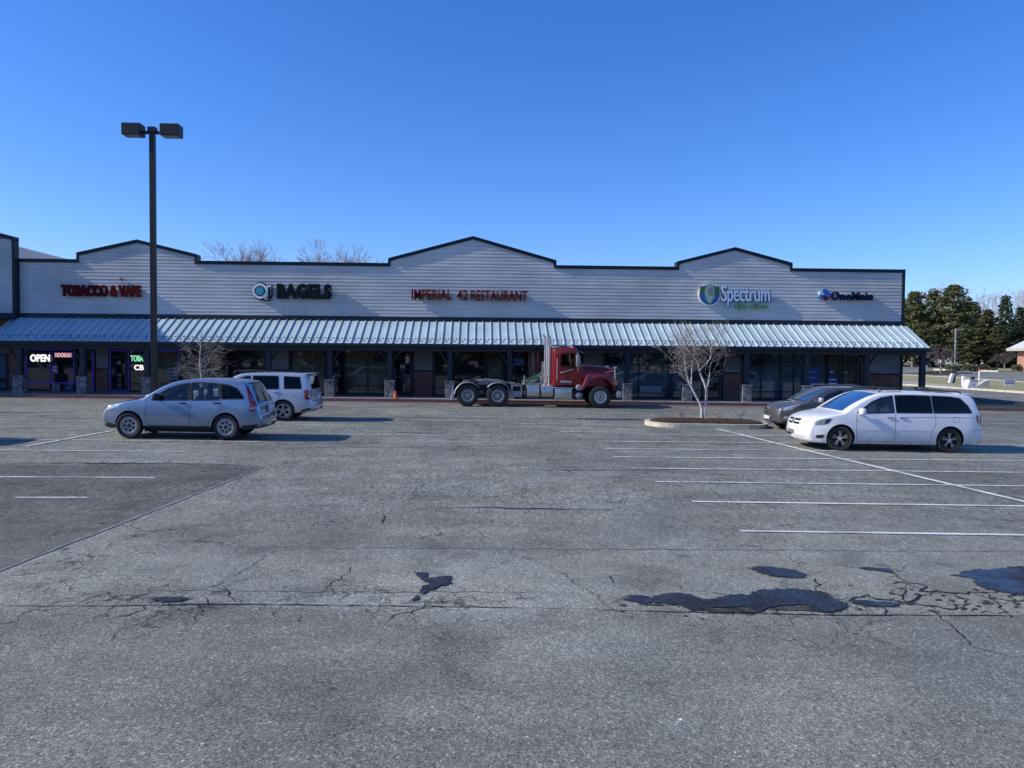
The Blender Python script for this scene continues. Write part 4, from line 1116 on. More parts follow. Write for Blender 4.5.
def wheel(parent, x, y, r, w, side, style, name='wheel', steer=0):
    """side -1 = near side (face toward -y)"""
    t = bpy.data.objects.new(name, None); C.objects.link(t); t.parent = parent; t.location = (x, y, r); t.rotation_euler = (0, 0, steer); t.empty_display_size = .1
    s_ = side; rr = r*style.get('rim', .66)
    b = MB(); hw = w/2
    prof = [(rr, -hw*.80), (rr+.02, -hw*.93), (r*.90, -hw), (r*.975, -hw*.86), (r, -hw*.6), (r, hw*.6), (r*.975, hw*.86), (r*.90, hw), (rr+.02, hw*.93), (rr, hw*.80)]
    b.lathe(prof, 'y', n=40); b.build('tyre', mRub, t, 35)
    b = MB(); f = s_*hw
    b.lathe([(rr+.004, f*.82), (rr-.012, f*.86), (rr-.03, f*.70), (rr-.04, f*.2), (0.0, f*.18)], 'y', n=36, mi=0)
    n = style['n']; sw = style['sw']
    mats = [style.get('back', mDarkAlloy), style['mat']]
    if style['kind'] == 'spoke':
        for k in range(n):
            for dd in ((-style.get('split', 0), style.get('split', 0)) if style.get('split') else (0,)):
                a = 2*PI*k/n+PI/2+dd
                P = []
                for rad, ww in ((.03, sw*.9), (rr*.55, sw*.55), (rr-.012, sw*style.get('flare', .8))):
                    P.append((rad, ww))
                vs = []
                for rad, ww in P:
                    for u in (-ww, ww):
                        x_ = rad*math.cos(a)-u*math.sin(a); z_ = rad*math.sin(a)+u*math.cos(a)
                        d = f*(.62+.18*(rad/rr)); vs += [(x_, d, z_), (x_, d-f*.25, z_)]
                fs = []
                for q in range(2):
                    o_ = 4*q; fs += [(o_, o_+2, o_+6, o_+4), (o_+1, o_+5, o_+7, o_+3), (o_, o_+4, o_+5, o_+1), (o_+2, o_+3, o_+7, o_+6)]
                b.add(vs, fs, 1)
    else:
        # steel-look cover with round holes: ring plates
        b.lathe([(rr*.96, f*.80), (rr*.80, f*.72), (rr*.74, f*.66)], 'y', n=36, mi=1)
        b.lathe([(rr*.42, f*.62), (rr*.30, f*.75), (0, f*.75)], 'y', n=36, mi=1)
        for k in range(n):
            a0 = 2*PI*k/n; wd = 2*PI/n*.26
            vs = []
            for rad in (rr*.40, rr*.76):
                for u in (-wd, wd): vs.append((rad*math.cos(a0+u), f*.68, rad*math.sin(a0+u)))
            b.add(vs, [(0, 1, 3, 2)], 1)
        b.lathe([(rr*.80, f*.7), (rr*.7, f*.69)], 'y', n=36, mi=1)
    b.lathe([(rr-.012, f*.90), (rr+.006, f*.86), (rr+.006, f*.80), (rr-.03, f*.80), (rr-.03, f*.88), (rr-.012, f*.90)], 'y', n=36, mi=style.get('lip', 1))
    b.build('rim', mats, t, 30)
    b = MB(); b.lathe([(.055, f*.6), (.05, f*.84), (0, f*.86)], 'y', n=20); b.build('hub_cap', style.get('hub', style['mat']), t, 30)
    b = MB(); b.lathe([(rr*.8, -f*.2), (rr*.8, -f*.12), (0, -f*.12)], 'y', n=24); b.build('brake_disc', mDullMetal, t, 30)
    return t
def seam(S, pts, w=.006, off=.0012, side=-1):
    mb_v = []; mb_f = []; P = []
    P = [Vector(pts[0])]
    for q in pts[1:]:
        q = Vector(q); p = P[-1]; n = max(1, int((q-p).length/.06)); P += [p.lerp(q, k/n) for k in range(1, n+1)]
    L, R_ = strip(P, w); vs = []
    for a, b_ in zip(L, R_): vs += [S.surf(a.x, a.y, off, side), S.surf(b_.x, b_.y, off, side)]
    return vs, [(2*i, 2*i+1, 2*i+3, 2*i+2) for i in range(len(P)-1)]
def loopseam(S, poly, w, off, side): return seam(S, list(poly)+[poly[0]], w, off, side)
def seat(parent, x, y, zf, zt, mat, w=.24, name='seat'):
    b = MB(); b.bbox(x-.02, x+.48-.02, y-w, y+w, zf, zf+.16, .05)
    bm = MB(); bm.bbox(-.07, .07, -w, w, 0, zt-zf-.1, .05); a = math.radians(14)
    b.add([(x+.46+v[0]*math.cos(a)+v[2]*math.sin(a), y+v[1], zf+.08-v[0]*math.sin(a)+v[2]*math.cos(a)) for v in bm.v], bm.f)
    hx = x+.46+(zt-zf)*math.sin(a); b.bbox(hx-.05, hx+.05, y-.13, y+.13, zt-.06, zt+.15, .04)
    return b.build(name, mat, parent, 40)
def make_car(cfg):
    root = empty(cfg['name'], (0, 0, 0), 0, cfg['label'], cfg['cat'])
    S = Shell(**cfg['shell']); L = S.L
    mats = [cfg['paint'], mPlast, cfg.get('interior', mInter)]
    mb = S.body()
    for i, f in enumerate(mb.f):
        c = [sum(mb.v[j][k] for j in f)/len(f) for k in range(3)]
        if c[2] < cfg.get('clad', .3): mb.m[i] = 1
    me = mb_mesh(mb, mats)
    cut = []
    # cabin void
    poly = cfg['cavity']; cb = MB(); n = len(poly)
    P = []
    for i in range(n):
        a, b_ = Vector(poly[i]), Vector(poly[(i+1) % n]); k = max(1, int((b_-a).length/.25)); P += [a.lerp(b_, q/k) for q in range(k)]
    n = len(P); vs = []
    ins = [0, .35, .7, .93, 1]
    zc = .95; cx = sum(p.x for p in P)/n
    rows = []
    # shell-following loft: side rings to the centre keep the void inside the tumblehome
    for sd in (-1, 1):
        for u in (0, .25, .5, .75, 1):
            rows.append([S.D(p.x+(min(max(p.x, cx-.9), cx+.9)-p.x)*u, sd*(S.W(p.x, p.y+(zc-p.y)*u)-.075), p.y+(zc-p.y)*u) for p in P])
    order = rows[4::-1]+rows[5:]
    base = []
    for r_ in order: base.append(len(cb.v)); cb.v += r_
    for q in range(len(order)-1):
        for i in range(n):
            j = (i+1) % n; cb.f.append([base[q]+i, base[q]+j, base[q+1]+j, base[q+1]+i]); cb.m.append(2)
    cut.append(mb_mesh(cb, mats, 2))
    for win in cfg['windows']:
        c = MB(); c.prism(win['poly'], -2, 2); cut.append(mb_mesh(c, mats, 1))
    for q in cfg['screens']:
        c = MB(); wdt = q['w']; c.prism(q['cut'], -wdt, wdt); cut.append(mb_mesh(c, mats, 1))
    ra = cfg['arch']; axles = cfg['axles']; rw = cfg['r']
    for ax in axles:
        for sd in (-1, 1):
            c = MB(); pr = [(ra, S.W0-.27), (ra, S.W0+.4)]
            c.lathe([(r_, sd*h_) for r_, h_ in pr], 'y', (ax, 0, rw+.01), n=40, cap=True); cut.append(mb_mesh(c, mats, 1))
    r = boolean_cut(me, cut); r.name = 'body'
    r.polygons.foreach_set('use_smooth', [True]*len(r.polygons)); r.set_sharp_from_angle(angle=math.radians(28))
    bo = bpy.data.objects.new('body', r); C.objects.link(bo); bo.parent = root
    # glass
    for win in cfg['windows']:
        cx = sum(p[0] for p in win['poly'])/len(win['poly']); cz = sum(p[1] for p in win['poly'])/len(win['poly'])
        big = [(cx+(x-cx)*1.0+.012*(1 if x > cx else -1), cz+(z-cz)*1.0+.012*(1 if z > cz else -1)) for x, z in win['poly']]
        for sd in (-1, 1):
            b = MB(); b.add(*S.patch(big, .003, sd, .15)); w_ = b.build('window', win.get('mat', cfg['glass']), root, 60, fix=False)
            b = MB(); b.add(*loopseam(S, big, .028, .005, sd)); f_ = b.build('window_trim', cfg.get('wtrim', mPlast), fix=False); f_.parent = w_
    for q in cfg['screens']:
        (xa, za), (xb, zb) = q['line']; b = MB(); vs = []; K = 6; J = 10; wd0, wd1 = q['w']+.03, q.get('w2', q['w'])+.03
        dn = Vector((-(zb-za), xb-xa)).normalized()
        if dn.y < 0: dn = -dn
        for k in range(K+1):
            t = k/K; bx = q.get('bulge', .0)*math.sin(PI*t)
            for j in range(J+1):
                y = (wd0+(wd1-wd0)*t)*(2*j/J-1); f = abs(y)/max(wd0, wd1)
                x = xa+(xb-xa)*t+dn.x*(bx+.012)
                z = za+(zb-za)*t+dn.y*(bx+.012)-.022*f*f
                vs.append(S.D(x, y, z))
        b.add(vs, [(k*(J+1)+j, k*(J+1)+j+1, (k+1)*(J+1)+j+1, (k+1)*(J+1)+j) for k in range(K) for j in range(J)])
        b.build(q['name'], q.get('mat', mGlassWS), root, 60, fix=False)
    # trim patches on both sides
    for name, mat, poly, off in cfg.get('side', []):
        for sd in (-1, 1):
            b = MB(); b.add(*S.patch(poly, off, sd)); b.build(name, mat, root, 60, fix=False)
    # door seams
    for sd in (-1, 1):
        b = MB()
        for pts in cfg.get('seams', []): b.add(*seam(S, pts, .009, .0015, sd))
        b.build('door_seams', mPlast, bo, fix=False)
    for pts in cfg.get('creases', []):
        for sd in (-1, 1):
            b = MB(); b.add(*seam(S, pts[0], pts[1], .006, sd)); b.build('side_moulding', pts[2], root, 60, fix=False)
    for name, mat, poly, off, rear in cfg.get('ends', []):
        for sd in ((1, -1) if min(p[0] for p in poly) > .001 else (1,)):
            b = MB(); b.add(*S.fpatch([(y*sd, z) for y, z in poly], off, rear)); b.build(name, mat, root, 60, fix=False)
    # handles, mirrors
    for x, z in cfg['handles']:
        for sd in (-1, 1):
            X, Y, Z_ = S.surf(x, z, 0, sd); b = MB(); b.bbox(x-.095, x+.095, Y-.03 if sd < 0 else Y-.01, Y+.01 if sd < 0 else Y+.03, z-.018, z+.018, .008); b.build('door_handle', cfg['handle_mat'], root, 40)
    mx, mz = cfg['mirror']
    for sd in (-1, 1):
        X, Y, Z_ = S.surf(mx, mz, 0, sd); b = MB()
        y0, y1 = sorted((Y+sd*.05, Y+sd*.26)); b.bbox(X-.07, X+.08, y0, y1, mz-.01, mz+.17, .045)
        q0, q1 = sorted((Y-sd*.03, Y+sd*.08)); b.bbox(X-.035, X+.035, q0, q1, mz-.01, mz+.04, .01)
        b.build('wing_mirror', cfg['mirror_mat'], root, 50)
    for nm, mt, b in cfg.get('extra', lambda S: [])(S): b.build(nm, mt, root, 45)
    # interior
    if cfg.get('seats', True):
        for x, zt in cfg['seatx']:
            for y in (-.36, .36): seat(root, x, y, .62, zt, cfg['seat_mat'])
        dx = cfg['dash']; b = MB(); b.bbox(dx-.25, dx+.2, -.62, .62, .75, S.belt-.06, .06); b.build('dashboard', mInter, root, 40)
        b = MB(); a = math.radians(62)
        pts = [(dx+.33+.18*math.cos(t)*math.cos(a), -.36*1+.18*math.sin(t), S.belt-.08+.18*math.cos(t)*math.sin(a)) for t in [2*PI*k/20 for k in range(21)]]
        b.tube([(p[0], p[1], p[2]) for p in pts], .014, 6, cap=False); b.tube([(dx+.33, -.36, S.belt-.08), (dx+.12, -.36, S.belt-.14)], .03, 6); b.build('steering_wheel', mInter, root, 40)
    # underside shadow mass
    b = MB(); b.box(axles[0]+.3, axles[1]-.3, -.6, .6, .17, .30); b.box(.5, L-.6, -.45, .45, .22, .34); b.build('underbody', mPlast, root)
    tr = S.W0-cfg['tw']/2-.015
    for i, ax in enumerate(axles):
        for sd in (-1, 1): wheel(root, ax, sd*tr, rw, cfg['tw'], sd, cfg['wheel'], steer=cfg.get('steer', 0) if i == 0 else 0)
    return root
def place(root, x_front_axle, y_near, axle0, halfw, yaw=0, flip=False, sc_=(1, 1, 1)):
    """put local front axle at world x; the near flank at y_near"""
    yc = y_near+halfw; xc = x_front_axle
    root['_'] = 0; del root['_']
    z0 = gz(xc, yc); dx = 2.5
    tilt = -math.atan((gz(xc+dx, yc)-gz(xc, yc))/dx); ty = math.atan((gz(xc, yc+1)-gz(xc, yc)))
    Rm = Matrix.Rotation(ty, 4, 'X') @ Matrix.Rotation(tilt, 4, 'Y') @ Matrix.Rotation(yaw, 4, 'Z')
    if flip: Rm = Rm @ Matrix.Rotation(PI, 4, 'Z')
    root.matrix_world = Matrix.Translation((xc, yc, z0+.006)) @ Rm @ Matrix.Diagonal((*sc_, 1)) @ Matrix.Translation((-axle0, 0, 0))

def rails(S, x0, x1, z, mat=mPlast, cross=()):
    b = MB(); yy = S.W((x0+x1)/2, S.roof-.05)-.06
    for sd in (-1, 1):
        b.tube([(x0, sd*yy, z-.05), (x0+.08, sd*yy, z+.02), ((x0+x1)/2, sd*yy, z+.03), (x1-.08, sd*yy, z+.01), (x1, sd*yy, z-.06)], .016, 6)
    for c_ in cross: b.box(c_-.03, c_+.03, -yy, yy, z+.02, z+.045)
    return ('roof_rail', mat, b)
def lampbox(S, x0, x1, y0, y1, z0, z1, mat, name):
    b = MB(); b.bbox(x0, x1, y0, y1, z0, z1, .01); return (name, mat, b)

# ---- compact silver SUV
def crv_extra(S):
    out = []
    b = MB(); b.bbox(4.50, 4.585, -.30, .30, .74, .80, .008); out.append(('rear_handle_bar', mChrome, b))
    b = MB(); b.box(4.515, 4.535, -.27, .27, .80, .93); out.append(('number_plate', mPlate, b))
    b = MB(); b.bbox(-.02, .04, -.26, .26, .40, .52, .01); out.append(('number_plate', mPlate, b))
    b = MB(); b.bbox(3.84, 4.05, -.50, .50, 1.515, 1.545, .012); out.append(('spoiler', mPSilverBlue, b))
    b = MB(); b.tube([(3.35, 0, 1.62), (3.5, 0, 1.70)], .008, 5); out.append(('aerial', mPlast, b))
    return out
CRV = dict(name='compact_suv', cat='car', label='silver blue compact SUV in profile parked at left, nearest the lamp post', paint=mPSilverBlue,
    shell=dict(outline=[(.32, .27), (.10, .30), (.015, .42), (.0, .58), (.03, .70), (.10, .80), (.30, .90), (.65, .99), (1.0, 1.045), (1.22, 1.09), (1.50, 1.26), (1.80, 1.43), (2.10, 1.55), (2.45, 1.61), (2.95, 1.635), (3.45, 1.625), (3.86, 1.59), (4.06, 1.52), (4.23, 1.28), (4.36, 1.04), (4.46, .95), (4.49, .80), (4.545, .66), (4.56, .50), (4.50, .34), (4.30, .31), (3.6, .28), (2.2, .27), (1.2, .27)],
        W=.91, L=4.56, belt=1.03, roof=1.63, tumble=.17, pf=.17, pr=.10, lf=1.0, lr=.75, bowf=.20, bowr=.10, R=.085, medial=(.9, 3.75, .72)),
    clad=.36, cavity=[(1.45, .50), (1.38, 1.02), (1.58, 1.20), (2.02, 1.44), (2.5, 1.53), (3.0, 1.55), (3.5, 1.53), (3.84, 1.47), (4.12, 1.06), (4.22, .95), (4.22, .50)],
    windows=[dict(poly=[(1.52, 1.045), (1.60, 1.14), (1.95, 1.335), (2.22, 1.44), (2.47, 1.485), (2.50, 1.06)]), dict(poly=[(2.60, 1.06), (2.57, 1.495), (2.9, 1.505), (3.26, 1.49), (3.33, 1.10), (3.30, 1.08)]),
             dict(poly=[(3.42, 1.105), (3.36, 1.485), (3.6, 1.45), (3.80, 1.37), (3.98, 1.20), (4.02, 1.125)], mat=mGlassDark)],
    screens=[dict(name='windscreen', line=((1.26, 1.11), (2.12, 1.55)), w=.66, w2=.56, cut=[(1.20, 1.13), (1.34, 1.06), (1.62, 1.10), (2.2, 1.44), (2.12, 1.70)], bulge=.03),
             dict(name='rear_window', line=((4.06, 1.505), (4.38, 1.04)), w=.55, w2=.58, cut=[(3.9, 1.44), (4.10, 1.62), (4.5, 1.10), (4.32, 1.06), (4.1, 1.0)], mat=mGlassDark, bulge=.015)],
    arch=.385, axles=(.90, 3.52), r=.345, tw=.225, wheel=dict(kind='cover', n=7, sw=.05, mat=mAlloy, hub=mPlast), glass=mGlassClear,
    side=[('tail_lamp', mLampRed, [(4.07, 1.43), (4.12, 1.44), (4.38, 1.02), (4.40, .78), (4.22, .78), (4.22, .95), (4.16, 1.15)], .006),
          ('tail_lamp_lens', mLampClear, [(4.24, .90), (4.39, .90), (4.395, .82), (4.24, .82)], .009),
          ('headlamp', mLampClear, [(.13, .70), (.55, .86), (.52, .90), (.24, .86), (.10, .80)], .005),
          ('front_bumper_guard', mPlast, [(.10, .30), (.5, .30), (.5, .36), (.08, .42)], .006),
          ('rear_bumper_guard', mPlast, [(4.0, .30), (4.5, .32), (4.52, .44), (4.0, .40)], .006),
          ('pillar_trim', mPlast, [(2.50, 1.06), (2.475, 1.49), (2.565, 1.495), (2.60, 1.06)], .004),
          ('pillar_trim', mPlast, [(3.33, 1.10), (3.265, 1.49), (3.36, 1.485), (3.42, 1.105)], .004)],
    seams=[[(1.36, 1.02), (1.33, .8), (1.36, .45), (1.45, .33)], [(2.56, 1.03), (2.55, .6), (2.53, .33)], [(3.37, 1.06), (3.40, .85), (3.25, .70), (3.08, .5), (3.02, .33)], [(1.45, .365), (3.02, .365)]],
    creases=[([(1.30, .93), (2.5, .955), (3.9, .97)], .012, mPSilverBlue)],
    ends=[('grille', mPlast, [(0, .56), (.40, .56), (.44, .68), (.42, .74), (0, .76)], .004, False), ('grille_bar', mChrome, [(0, .64), (.42, .64), (.42, .665), (0, .665)], .012, False), ('lower_grille', mPlast, [(0, .30), (.5, .30), (.45, .42), (0, .42)], .004, False),
          ('rear_bumper', mPlast, [(0, .30), (.70, .32), (.72, .44), (0, .44)], .006, True)],
    handles=[(2.36, .965), (3.28, .985)], handle_mat=mPlast, mirror=(1.68, 1.05), mirror_mat=mPlast, extra=crv_extra, seatx=[(2.05, 1.22), (2.95, 1.18)], seat_mat=mSeatL, dash=1.62)
suv = make_car(CRV); place(suv, -9.19, 20.35, .90, .91, sc_=(.95, .955, .985))

# ---- boxy silver SUV
def pil_extra(S):
    out = [rails(S, 1.9, 4.3, 1.80, mPlast)]
    b = MB(); b.box(4.80, 4.825, -.28, .28, .80, .94); out.append(('number_plate', mPlate, b))
    b = MB(); b.bbox(4.79, 4.85, -.5, .5, .98, 1.03, .01); out.append(('rear_handle_bar', mChrome, b))
    b = MB(); b.bbox(4.42, 4.70, -.62, .62, 1.735, 1.77, .012); out.append(('spoiler', mPSilver, b))
    return out
PIL = dict(name='boxy_suv', cat='car', label='boxy silver SUV with large rear side windows parked behind the silver blue car', paint=mPSilver,
    shell=dict(outline=[(.3, .26), (.08, .32), (.0, .48), (.0, .72), (.04, .92), (.14, 1.02), (.6, 1.09), (1.15, 1.14), (1.40, 1.20), (1.75, 1.48), (2.05, 1.68), (2.35, 1.75), (3.0, 1.78), (3.8, 1.78), (4.45, 1.745), (4.60, 1.68), (4.70, 1.40), (4.77, 1.12), (4.80, .95), (4.83, .72), (4.88, .60), (4.86, .42), (4.70, .34), (3.8, .27), (2.2, .25), (1.2, .25)],
        W=.985, L=4.88, belt=1.15, roof=1.78, tumble=.115, pf=.13, pr=.07, lf=.9, lr=.6, bowf=.16, bowr=.09, R=.085, medial=(.9, 4.0, .85)),
    clad=.30, cavity=[(1.6, .55), (1.55, 1.12), (1.75, 1.35), (2.15, 1.62), (2.6, 1.68), (3.8, 1.69), (4.42, 1.65), (4.56, 1.2), (4.56, .55)],
    windows=[dict(poly=[(1.72, 1.17), (2.10, 1.52), (2.38, 1.62), (2.52, 1.625), (2.52, 1.17)]), dict(poly=[(2.64, 1.17), (2.64, 1.63), (3.52, 1.635), (3.56, 1.19)], mat=mGlassDark), dict(poly=[(3.78, 1.20), (3.75, 1.63), (4.32, 1.61), (4.40, 1.21)], mat=mGlassDark)],
    screens=[dict(name='windscreen', line=((1.42, 1.22), (2.10, 1.70)), w=.72, w2=.64, cut=[(1.36, 1.24), (1.50, 1.16), (1.8, 1.2), (2.2, 1.58), (2.1, 1.84)], bulge=.02),
             dict(name='rear_window', line=((4.615, 1.66), (4.765, 1.20)), w=.66, w2=.72, cut=[(4.35, 1.60), (4.8, 1.66), (4.95, 1.22), (4.4, 1.22)], mat=mGlassDark, bulge=.01)],
    arch=.42, axles=(.95, 3.73), r=.375, tw=.245, wheel=dict(kind='spoke', n=5, sw=.06, flare=1.0, mat=mAlloy, rim=.66), glass=mGlassClear,
    side=[('tail_lamp', mLampRed, [(4.52, 1.16), (4.80, 1.14), (4.82, .80), (4.58, .80)], .006), ('tail_lamp_lens', mLampClear, [(4.69, .95), (4.80, .95), (4.80, .90), (4.69, .90)], .01),
          ('headlamp', mLampClear, [(.08, .78), (.5, .86), (.48, 1.0), (.15, .98)], .005), ('rear_bumper_guard', mPlast, [(4.35, .33), (4.85, .42), (4.86, .52), (4.45, .42)], .006)],
    seams=[[(1.5, 1.1), (1.48, .4)], [(2.58, 1.15), (2.57, .35)], [(3.62, 1.17), (3.60, .85), (3.40, .6), (3.33, .35)], [(4.12, 1.0), (4.30, 1.0), (4.30, .86), (4.12, .86), (4.12, 1.0)]],
    ends=[('grille', mPlast, [(0, .70), (.45, .70), (.48, .92), (0, .94)], .004, False), ('rear_bumper', mPlast, [(0, .34), (.75, .38), (.78, .50), (0, .48)], .008, True)],
    handles=[(2.40, 1.05), (3.45, 1.07)], handle_mat=mPSilver, mirror=(1.80, 1.17), mirror_mat=mPSilver, extra=pil_extra, seatx=[(2.15, 1.35), (3.0, 1.32)], seat_mat=mSeatD, dash=1.75)
pil = make_car(PIL); place(pil, -9.30, 26.3, .95, .92, sc_=(.93, .93, .92))

# ---- white minivan
def van_extra(S):
    out = [rails(S, 2.1, 4.45, 1.69, mPlast, (2.65, 3.9))]
    # grille slots, emblem, plate
    for z in (.70, .80):
        for y0, y1 in ((.03, .36), (-.36, -.03)):
            b = MB(); b.add(*S.fpatch([(y0, z-.032), (y1, z-.026), (y1, z+.03), (y0, z+.034)], .009)); out.append(('grille_slot', mPlast, b))
    b = MB(); x, y, z = S.front(.75, 0); b.bbox(x-.025, x+.01, -.045, .045, .71, .80, .01); out.append(('emblem', mDullMetal, b))
    b = MB(); x, y, z = S.front(.47, 0); b.bbox(x-.035, x+.02, -.16, .16, .40, .50, .008); out.append(('number_plate', mDullMetal, b))
    b = MB(); b.bbox(4.35, 4.88, -.60, .60, 1.60, 1.635, .012); out.append(('spoiler', mPWhite, b))
    b = MB(); b.tube([(1.62, -.2, 1.28), (1.66, -.2, 1.40)], .02, 5); out.append(('air_freshener', mTealSign, b))
    return out
VAN = dict(name='minivan', cat='van', label='white minivan with dark tinted side windows parked at right', paint=mPWhite, seats=True,
    shell=dict(outline=[(.35, .19), (.10, .22), (.01, .34), (.0, .50), (.03, .66), (.07, .78), (.16, .87), (.45, .97), (.85, 1.04), (1.06, 1.09), (1.40, 1.30), (1.80, 1.51), (2.15, 1.62), (2.7, 1.665), (3.4, 1.675), (4.2, 1.655), (4.62, 1.61), (4.80, 1.53), (4.93, 1.25), (5.0, 1.05), (5.03, .85), (5.09, .62), (5.13, .50), (5.12, .33), (5.0, .25), (4.0, .20), (2.2, .19), (1.2, .19)],
        W=.985, L=5.14, belt=1.05, roof=1.675, tumble=.125, pf=.17, pr=.08, lf=1.1, lr=.6, bowf=.26, bowr=.09, R=.085, medial=(.9, 4.2, .75)),
    clad=.205, cavity=[(1.45, .48), (1.38, 1.02), (1.62, 1.26), (2.0, 1.47), (2.4, 1.56), (3.4, 1.58), (4.2, 1.56), (4.60, 1.50), (4.80, 1.1), (4.80, .48)],
    windows=[dict(poly=[(1.46, 1.06), (1.52, 1.12), (1.86, 1.35), (2.13, 1.48), (2.43, 1.535), (2.47, 1.10)]), dict(poly=[(2.56, 1.10), (2.53, 1.545), (3.0, 1.555), (3.50, 1.55), (3.55, 1.11)], mat=mGlassDark),
             dict(poly=[(3.62, 1.11), (3.57, 1.55), (4.1, 1.535), (4.36, 1.50), (4.58, 1.33), (4.70, 1.13)], mat=mGlassDark)],
    screens=[dict(name='windscreen', line=((1.10, 1.11), (2.02, 1.60)), w=.68, w2=.60, cut=[(1.03, 1.13), (1.2, 1.06), (1.50, 1.08), (2.12, 1.47), (2.02, 1.76)], bulge=.03),
             dict(name='rear_window', line=((4.80, 1.52), (4.97, 1.12)), w=.62, w2=.70, cut=[(4.55, 1.46), (5.0, 1.50), (5.12, 1.14), (4.7, 1.14)], mat=mGlassDark, bulge=.01)],
    arch=.39, axles=(1.0, 4.08), r=.345, tw=.225, wheel=dict(kind='spoke', n=5, sw=.011, split=.16, flare=1.1, mat=mBrightAlloy, back=mDarkAlloy, rim=.70, hub=mBrightAlloy, lip=0), glass=mGlassClear, steer=math.radians(-9),
    side=[('tail_lamp', mLampRed, [(4.86, 1.06), (5.02, 1.06), (5.05, .90), (5.07, .72), (4.97, .76), (4.88, .92)], .006),
          ('headlamp', mLampClear, [(.14, .69), (.42, .72), (.64, .88), (.58, .90), (.30, .86), (.12, .80)], .006), ('headlamp_bezel', mPlast, [(.40, .74), (.50, .76), (.58, .86), (.50, .87), (.42, .84)], .011),
          ('fog_lamp', mPlast, [(.16, .34), (.36, .34), (.40, .44), (.18, .42)], .008),
          ('pillar_trim', mPlast, [(1.40, 1.05), (1.50, 1.05), (1.56, 1.15), (1.48, 1.12)], .006)],
    seams=[[(1.42, 1.03), (1.40, .7), (1.44, .3)], [(2.52, 1.06), (2.51, .6), (2.51, .28)], [(3.63, 1.06), (3.66, .80), (3.55, .6), (3.50, .28)], [(1.44, .28), (3.5, .28)], [(2.6, .965), (4.8, .985)], [(4.16, .99), (4.32, .99), (4.32, .86), (4.16, .86), (4.16, .99)], [(4.62, .62), (5.0, .66)]],
    creases=[([(1.52, .60), (2.44, .61)], .035, mPWhite), ([(2.62, .61), (3.45, .62)], .035, mPWhite)],
    ends=[('lower_grille', mPlast, [(0, .33), (.50, .33), (.55, .41), (0, .40)], .006, False), ('rear_light_bar', mLampRed, [(0, .92), (.70, .92), (.70, 1.0), (0, 1.0)], .005, True), ('chin', mPlast, [(0, .22), (.55, .23), (.5, .27), (0, .26)], .006, False)],
    handles=[(2.36, .955), (2.70, .955)], handle_mat=mChrome, mirror=(1.50, 1.03), mirror_mat=mPWhite, extra=van_extra, seatx=[(2.0, 1.2), (3.0, 1.2)], seat_mat=mSeatD, dash=1.55)
van = make_car(VAN); place(van, 9.76, 20.4, 1.0, .985, sc_=(.985, .97, .985))

